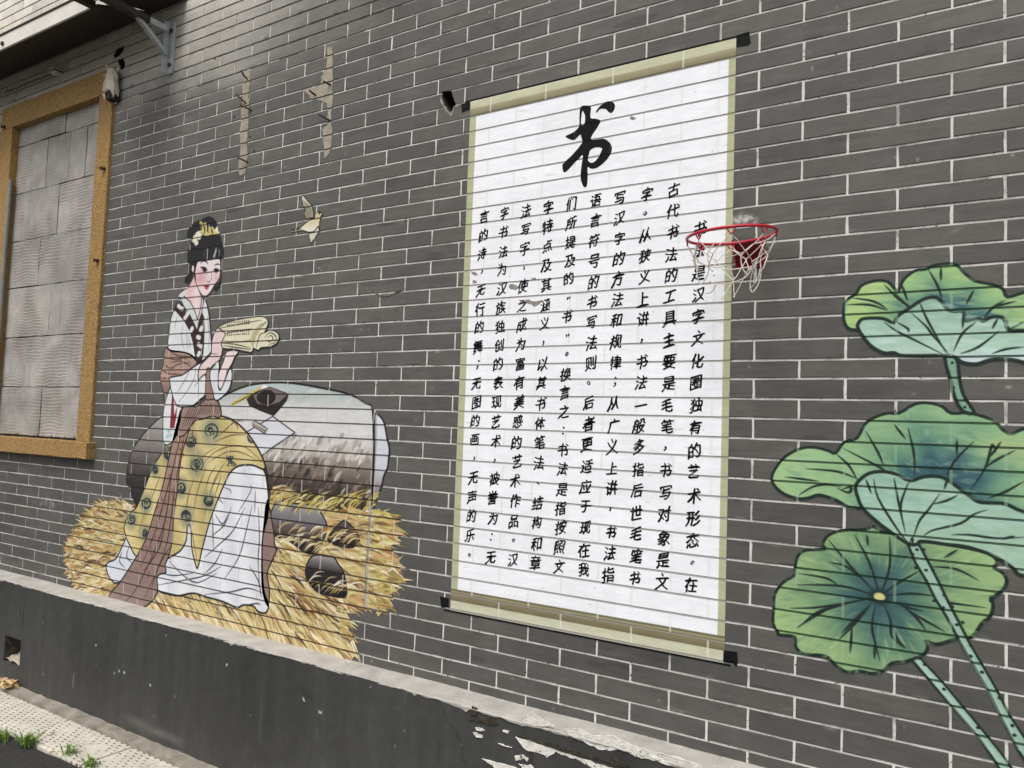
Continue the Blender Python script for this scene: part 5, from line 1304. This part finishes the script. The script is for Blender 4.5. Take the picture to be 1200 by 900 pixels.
leafreg('leaf_front', fr2, vgrad((P(1100, 555)[1], (132, 182, 156)), (P(1100, 600)[1], (148, 196, 172)), (P(1100, 640)[1], (150, 194, 160))), l2, 4)
for i in range(260):
    x = random.uniform(P(1005, 580)[0], 1.2); z = random.uniform(P(1100, 645)[1], P(1100, 555)[1])
    if inside((x, z), fr2): tc.line([(x, z), (x + .05, z - .008)], random.uniform(.005, .014), random.choice([(170, 212, 192), (120, 172, 150), (186, 220, 200), (150, 186, 130)]), .9, .3)
for e_ in ([(540, 155), (560, 240), (640, 370), (690, 435)], [(630, 150), (645, 240), (680, 395)], [(695, 165), (660, 260), (665, 330)], [(830, 220), (780, 290), (740, 340), (715, 410)], [(910, 225), (860, 250), (800, 265)], [(1040, 290), (980, 310), (920, 350), (800, 380), (760, 405)], [(1200, 410), (1080, 415), (960, 400), (880, 400)], [(1100, 420), (1160, 405)], [(505, 155), (530, 220)], [(700, 435), (710, 415), (712, 450)], [(735, 435), (840, 438), (960, 452), (1040, 480)], [(865, 150), (850, 200)]):
    tl(OV, e_, .0075)
# top leaf
leafreg('stem', st1, (112, 164, 132), l1, 0, .009, 2)
for q in ((885, 470), (925, 500), (890, 578), (930, 603), (955, 580), (940, 665), (965, 665)): tc.blob(T(OU, [q])[0], .0045, .004, GI, 1, .3)
bk1_ = T(OU, [(410, 215), (425, 190), (462, 165), (485, 130), (540, 110), (600, 112), (640, 152), (650, 150), (670, 105), (720, 65), (770, 58), (800, 42), (870, 33), (905, 40), (940, 75), (982, 108), (1060, 125), (1108, 145), (1128, 180), (1200, 160), (1300, 150), (1400, 180), (1500, 250), (1520, 340), (1440, 400), (1300, 440), (1135, 330), (870, 420), (670, 400), (520, 380), (480, 330), (430, 320), (408, 280)])
leafreg('leaf_back', bk1_, radial(P(1110, 390), .30, [(0, (34, 76, 90)), (.26, (46, 98, 104)), (.46, (118, 176, 112)), (.68, (164, 208, 112)), (1.3, (172, 212, 114))]), l1, 1)
for i in range(300):
    x = random.uniform(P(988, 360)[0], 1.2); z = random.uniform(P(1100, 385)[1], P(1100, 312)[1])
    if inside((x, z), bk1_): tc.line([(x, z), (x + .05, z - .01)], random.uniform(.005, .014), random.choice([(180, 214, 130), (140, 190, 120), (110, 160, 116), (196, 222, 140)]), .9, .28)
for e_ in ([(585, 125), (650, 190), (700, 225)], [(780, 60), (820, 130), (840, 190)], [(630, 160), (690, 220), (745, 240)], [(445, 185), (540, 200), (600, 235)], [(420, 215), (520, 215), (600, 240)], [(660, 120), (690, 200)], [(980, 150), (945, 215)], [(1115, 195), (1060, 230), (1020, 280)], [(1165, 200), (1100, 215), (1060, 225)], [(835, 50), (835, 110)], [(1200, 290), (1140, 320)]):
    tl(OU, e_, .008)
fr1 = T(OU, [(472, 320), (475, 292), (500, 275), (580, 275), (628, 295), (645, 265), (700, 228), (760, 190), (820, 185), (872, 240), (935, 245), (940, 285), (1000, 275), (1020, 287), (1060, 268), (1112, 275), (1132, 325), (1200, 328), (1320, 340), (1440, 400), (1380, 470), (1250, 490), (1200, 468), (1120, 452), (1050, 457), (990, 475), (930, 468), (900, 448), (860, 438), (670, 438), (630, 425), (580, 425), (520, 388)])
leafreg('leaf_front', fr1, vgrad((P(1100, 350)[1], (128, 176, 150)), (P(1100, 385)[1], (152, 198, 172)), (P(1100, 410)[1], (164, 206, 184)), (P(1100, 424)[1], (196, 216, 222))), l1, 2)
for i in range(220):
    x = random.uniform(P(1005, 390)[0], 1.2); z = random.uniform(P(1100, 420)[1], P(1100, 352)[1])
    if inside((x, z), fr1): tc.line([(x, z), (x + .06, z - .004)], random.uniform(.005, .014), random.choice([(184, 218, 204), (136, 184, 160), (200, 226, 220), (150, 196, 160)]), .9, .3)
for e_ in ([(740, 200), (780, 290), (860, 430)], [(705, 250), (770, 310), (800, 350), (870, 430)], [(585, 290), (640, 330), (720, 370), (850, 435)], [(640, 290), (690, 320), (690, 335)], [(990, 290), (930, 340), (890, 420)], [(1090, 330), (1000, 400), (920, 430)], [(1200, 400), (1120, 410), (1060, 430)], [(1085, 275), (1060, 320)], [(935, 245), (930, 320)]):
    tl(OU, e_, .0075)
timg = tc.image('lotus_paint', .76, .07)
tm = paint_mats('lotus', tc, timg, (20, 44, 26), .8, (150, 176, 150), .35, .5)
for name, q, layer, th, lab in tparts: skin(name, [q], layer, tm, th)

# =================================================================== TOY BASKETBALL HOOP
red = simple('red_enamel', (196, 44, 62), (170, 32, 50), 20, .35, .1, .001, spec=.5)
dred = simple('dark_red_plate', (120, 18, 32), (92, 14, 26), 20, .45, .1)
cordm = simple('white_cord', (224, 216, 206), (196, 186, 178), 200, .8, .5, .0006)
HC = Vector((-.1527, -.1716, GZ + 1.1775)); HR = .1229
hoop = tag(empty('basketball_hoop', (HC.x, 0, HC.z - .04)), 'small red basketball hoop with a frayed white net fixed over the scroll edge', 'hoop')
nrm = Vector((-.0499, -.075, 1)).normalized(); hu = nrm.cross(Vector((0, 1, 0))).normalized(); hv = nrm.cross(hu)
def hp(a, r=HR, dz=0.0): return HC + (hu * math.cos(a) + hv * math.sin(a)) * r - Vector((0, 0, dz))
b2 = bmesh.new(); n = 56; rs_ = []
for i in range(n):
    a = 2 * math.pi * i / n; d = (hu * math.cos(a) + hv * math.sin(a))
    rs_.append([b2.verts.new(hp(a) + (d * math.cos(k_ * math.pi / 4) + nrm * math.sin(k_ * math.pi / 4)) * .0046) for k_ in range(8)])
for i in range(n):
    for k_ in range(8): b2.faces.new([rs_[i][k_], rs_[i][(k_ + 1) % 8], rs_[(i + 1) % n][(k_ + 1) % 8], rs_[(i + 1) % n][k_]])
frombm('ring', b2, hoop, [red], True)
x0, x1, z0, z1 = -.187, -.100, GZ + 1.118, GZ + 1.196
b2 = bmesh.new(); add_box(b2, x0, x1, -.005, -.0008, z0, z1, .001); frombm('wall_plate', b2, hoop, [dred])
for sx_ in (x0 + .004, x1 - .004):      # two side cheeks running from the plate to the ring
    b2 = bmesh.new(); vs = [b2.verts.new(p) for p in ((sx_ - .0015, -.005, z0), (sx_ - .0015, -.005, z1), (sx_ - .0015, -.058, z1 - .002), (sx_ - .0015, -.055, z1 - .014))]
    f = b2.faces.new(vs); r_ = bmesh.ops.extrude_face_region(b2, geom=[f])
    for v in r_['geom']:
        if isinstance(v, bmesh.types.BMVert): v.co.x = sx_ + .0015
    frombm('cheek', b2, hoop, [red])
b2 = bmesh.new(); vs = [b2.verts.new(p) for p in ((x0 + .004, -.006, z0 + .006), (x1 - .004, -.006, z0 + .006), (x1 - .004, -.050, z1 - .012), (x0 + .004, -.050, z1 - .012))]
b2.faces.new(vs); frombm('under_plate', b2, hoop, [dred])
for q in ((x0 + .02, z1 - .02), (x1 - .02, z1 - .02), (x0 + .02, z0 + .015), (x1 - .02, z0 + .015)):
    b2 = bmesh.new(); tube(b2, [(q[0], -.005, q[1]), (q[0], -.009, q[1])], .005, 6); frombm('screw', b2, hoop, [simple('steel', (120, 116, 112), (90, 86, 84), 40, .5, .2)])
NH = 8; ha = [2 * math.pi * (i + .35) / NH for i in range(NH)]
for a in ha:
    b2 = bmesh.new()
    tube(b2, [hp(a - .09, HR, .003), hp(a - .05, HR * .99, .013), hp(a, HR * .985, .019), hp(a + .05, HR * .99, .013), hp(a + .09, HR, .003)], .0022, 5)
    frombm('hook', b2, hoop, [red])
def sag(a, b_, s):
    a, b_ = Vector(a), Vector(b_); out = []
    for k_ in range(6):
        f_ = k_ / 5; p = a.lerp(b_, f_); p.z -= s * 4 * f_ * (1 - f_); p.x += random.uniform(-.0012, .0012); p.y += random.uniform(-.0012, .0012); out.append(p)
    return out
tiers = []
for lv, (rr_, dz, of) in enumerate(((.98, .018, 0), (.86, .060, .5), (.66, .098, 0), (.55, .135, .5))):
    pts = []
    for i in range(NH):
        a = ha[i] + of * 2 * math.pi / NH
        p = hp(a, HR * rr_, dz); p.x += random.uniform(-.006, .006) * lv; p.y += random.uniform(-.006, .006) * lv; p.z += random.uniform(-.008, .008) * lv + .01 * max(0, lv - 1) * math.sin(a)
        pts.append(p)
    tiers.append(pts)
b2 = bmesh.new()
for lv in range(3):
    for i in range(NH):
        j2 = [(i, i), (i, (i - 1) % NH)] if lv % 2 == 0 else [(i, i), (i, (i + 1) % NH)]
        for a_, c_ in j2:
            if (lv == 2 and random.random() < .4) or (lv == 1 and random.random() < .15): continue
            tube(b2, sag(tiers[lv][a_], tiers[lv + 1][c_], random.uniform(-.002, .006)), .0014, 5)
    for i in range(NH):
        bmesh.ops.create_icosphere(b2, subdivisions=1, radius=.0034, matrix=Matrix.Translation(tiers[lv + 1][i]))
tag(frombm('net', b2, hoop, [cordm]), kind='stuff')
OG = (780, 240, 7.5)
def loop(pts, Y, rad=.0018):
    q = [Vector((*(lambda w_: (w_[0], 0, w_[1]))(P(OG[0] + a / 7.5, OG[1] + b_ / 7.5, Y)),)) for a, b_ in pts]
    for v in q: v.y = Y + random.uniform(-.006, .006)
    b3 = bmesh.new(); tube(b3, [Vector(p) for p in smooth([tuple(v) for v in q], 4, False)], rad, 5); frombm('loose_cord', b3, hoop, [cordm])
loop([(885, 300), (840, 410), (800, 500), (760, 600), (740, 700), (765, 770), (810, 700), (835, 600), (830, 480), (860, 360), (885, 300)], -.10)
loop([(885, 310), (830, 430), (790, 560), (780, 690), (810, 650), (825, 560)], -.09)
loop([(970, 255), (900, 310), (820, 330), (760, 350), (680, 420), (660, 470), (680, 560), (720, 610), (760, 560)], -.12)
loop([(400, 680), (430, 690), (560, 690), (660, 660), (720, 620), (760, 540), (820, 470)], -.13)
loop([(500, 570), (600, 570), (700, 555), (760, 545)], -.16)
loop([(265, 350), (262, 450), (275, 560), (300, 700), (350, 640), (380, 560), (375, 430), (440, 330)], -.22)
loop([(440, 700), (400, 760), (350, 780)], -.2)
loop([(595, 375), (620, 410), (668, 440), (665, 480)], -.13)

# =================================================================== WEEDS AND LEAVES AT THE KERB
grn = simple('weed_green', (86, 116, 48), (122, 150, 70), 60, .6, 0); 
spots = [((3, 866), 'small weed at the road edge, nearest the photograph left side', 26, .05), ((32, 872), 'bushy green weed in the gap between pavement and asphalt', 60, .06), ((80, 884), 'thin tall weed beside the pale slabs', 22, .055), ((106, 897), 'low weed tuft at the bottom edge by the road', 34, .04)]
def onG(x, y, Z=0.0):
    d = RM @ np.array([(x - 600) / FPX, -(y - 450) / FPX, -1.0]); tt = (Z - CC[2]) / d[2]; q = CC + tt * d; return Vector(q)
for (px, lab, nb, hh_) in spots:
    g0 = onG(*px); root = tag(empty('weed', g0), lab, 'plant', 'weeds along the road edge')
    b2 = bmesh.new()
    for i in range(nb):
        a = random.uniform(0, 6.28); L = random.uniform(.4, 1) * hh_; sp_ = random.uniform(.1, .9) * hh_; wd = .0035
        base_ = g0 + Vector((random.gauss(0, .018), random.gauss(0, .012), -.006)); tip = base_ + Vector((math.cos(a) * sp_, math.sin(a) * sp_, L)); mid = base_.lerp(tip, .55) + Vector((0, 0, L * .18))
        s_ = Vector((-math.sin(a), math.cos(a), 0)) * wd
        v = [b2.verts.new(p) for p in (base_ - s_ * .5, base_ + s_ * .5, mid + s_, mid - s_, tip)]
        b2.faces.new([v[0], v[1], v[2], v[3]]); b2.faces.new([v[3], v[2], v[4]])
        if random.random() < .6:
            for k_ in range(3):
                p = mid + Vector((random.uniform(-1, 1), random.uniform(-1, 1), random.uniform(-.4, .8))) * .008; r_ = .006
                w4 = [b2.verts.new(p + Vector(q) * r_) for q in ((-1, 0, .1), (0, -.6, 0), (1, 0, .2), (0, .6, .1))]; b2.faces.new(w4)
    o = frombm('foliage', b2, root, [grn]); o['kind'] = 'stuff'
lfm = simple('dry_leaf', (176, 140, 92), (212, 190, 150), 50, .8, .2)
pile = tag(empty('dry_leaves', onG(10, 806)), 'heap of dry brown leaves in the gutter at the foot of the plinth', 'leaf litter'); 
b2 = bmesh.new()
for i in range(90):
    g0 = onG(random.uniform(-6, 22), 0) if False else onG(12 + random.gauss(0, 7), 0 + 806 + random.gauss(0, 2.0)); xk = g0.x
    g0 = Vector((xk, random.uniform(-.185, -.125), .014 + random.uniform(0, .022))); r_ = random.uniform(.012, .028)
    M3 = Euler((random.uniform(-.7, .7), random.uniform(-.7, .7), random.uniform(0, 6.28))).to_matrix()
    q = [b2.verts.new(g0 + M3 @ (Vector(p) * r_)) for p in ((-1, 0, .25), (-.3, -.5, 0), (.5, -.35, .05), (1, 0, .3), (.4, .4, 0), (-.4, .45, .1))]; b2.faces.new(q)
o = frombm('leaf_heap', b2, pile, [lfm]); o['kind'] = 'stuff'
for a, c_, lb_ in (((40, 866), (52, 857), 'longest dry twig on the slabs, beside the bushy weed'), ((58, 862), (63, 858), 'short dry twig at the slab edge nearest the plinth'), ((60, 880), (66, 883), 'short dry twig between two weeds at the road edge')):
    p, q = onG(*a, .004), onG(*c_, .004); b2 = bmesh.new(); tube(b2, [p, p.lerp(q, .5) + Vector((0, .004, .004)), q], .0025, 5)
    tag(frombm('twig', b2, None, [lfm]), lb_, 'twig', 'twigs on the pavement')
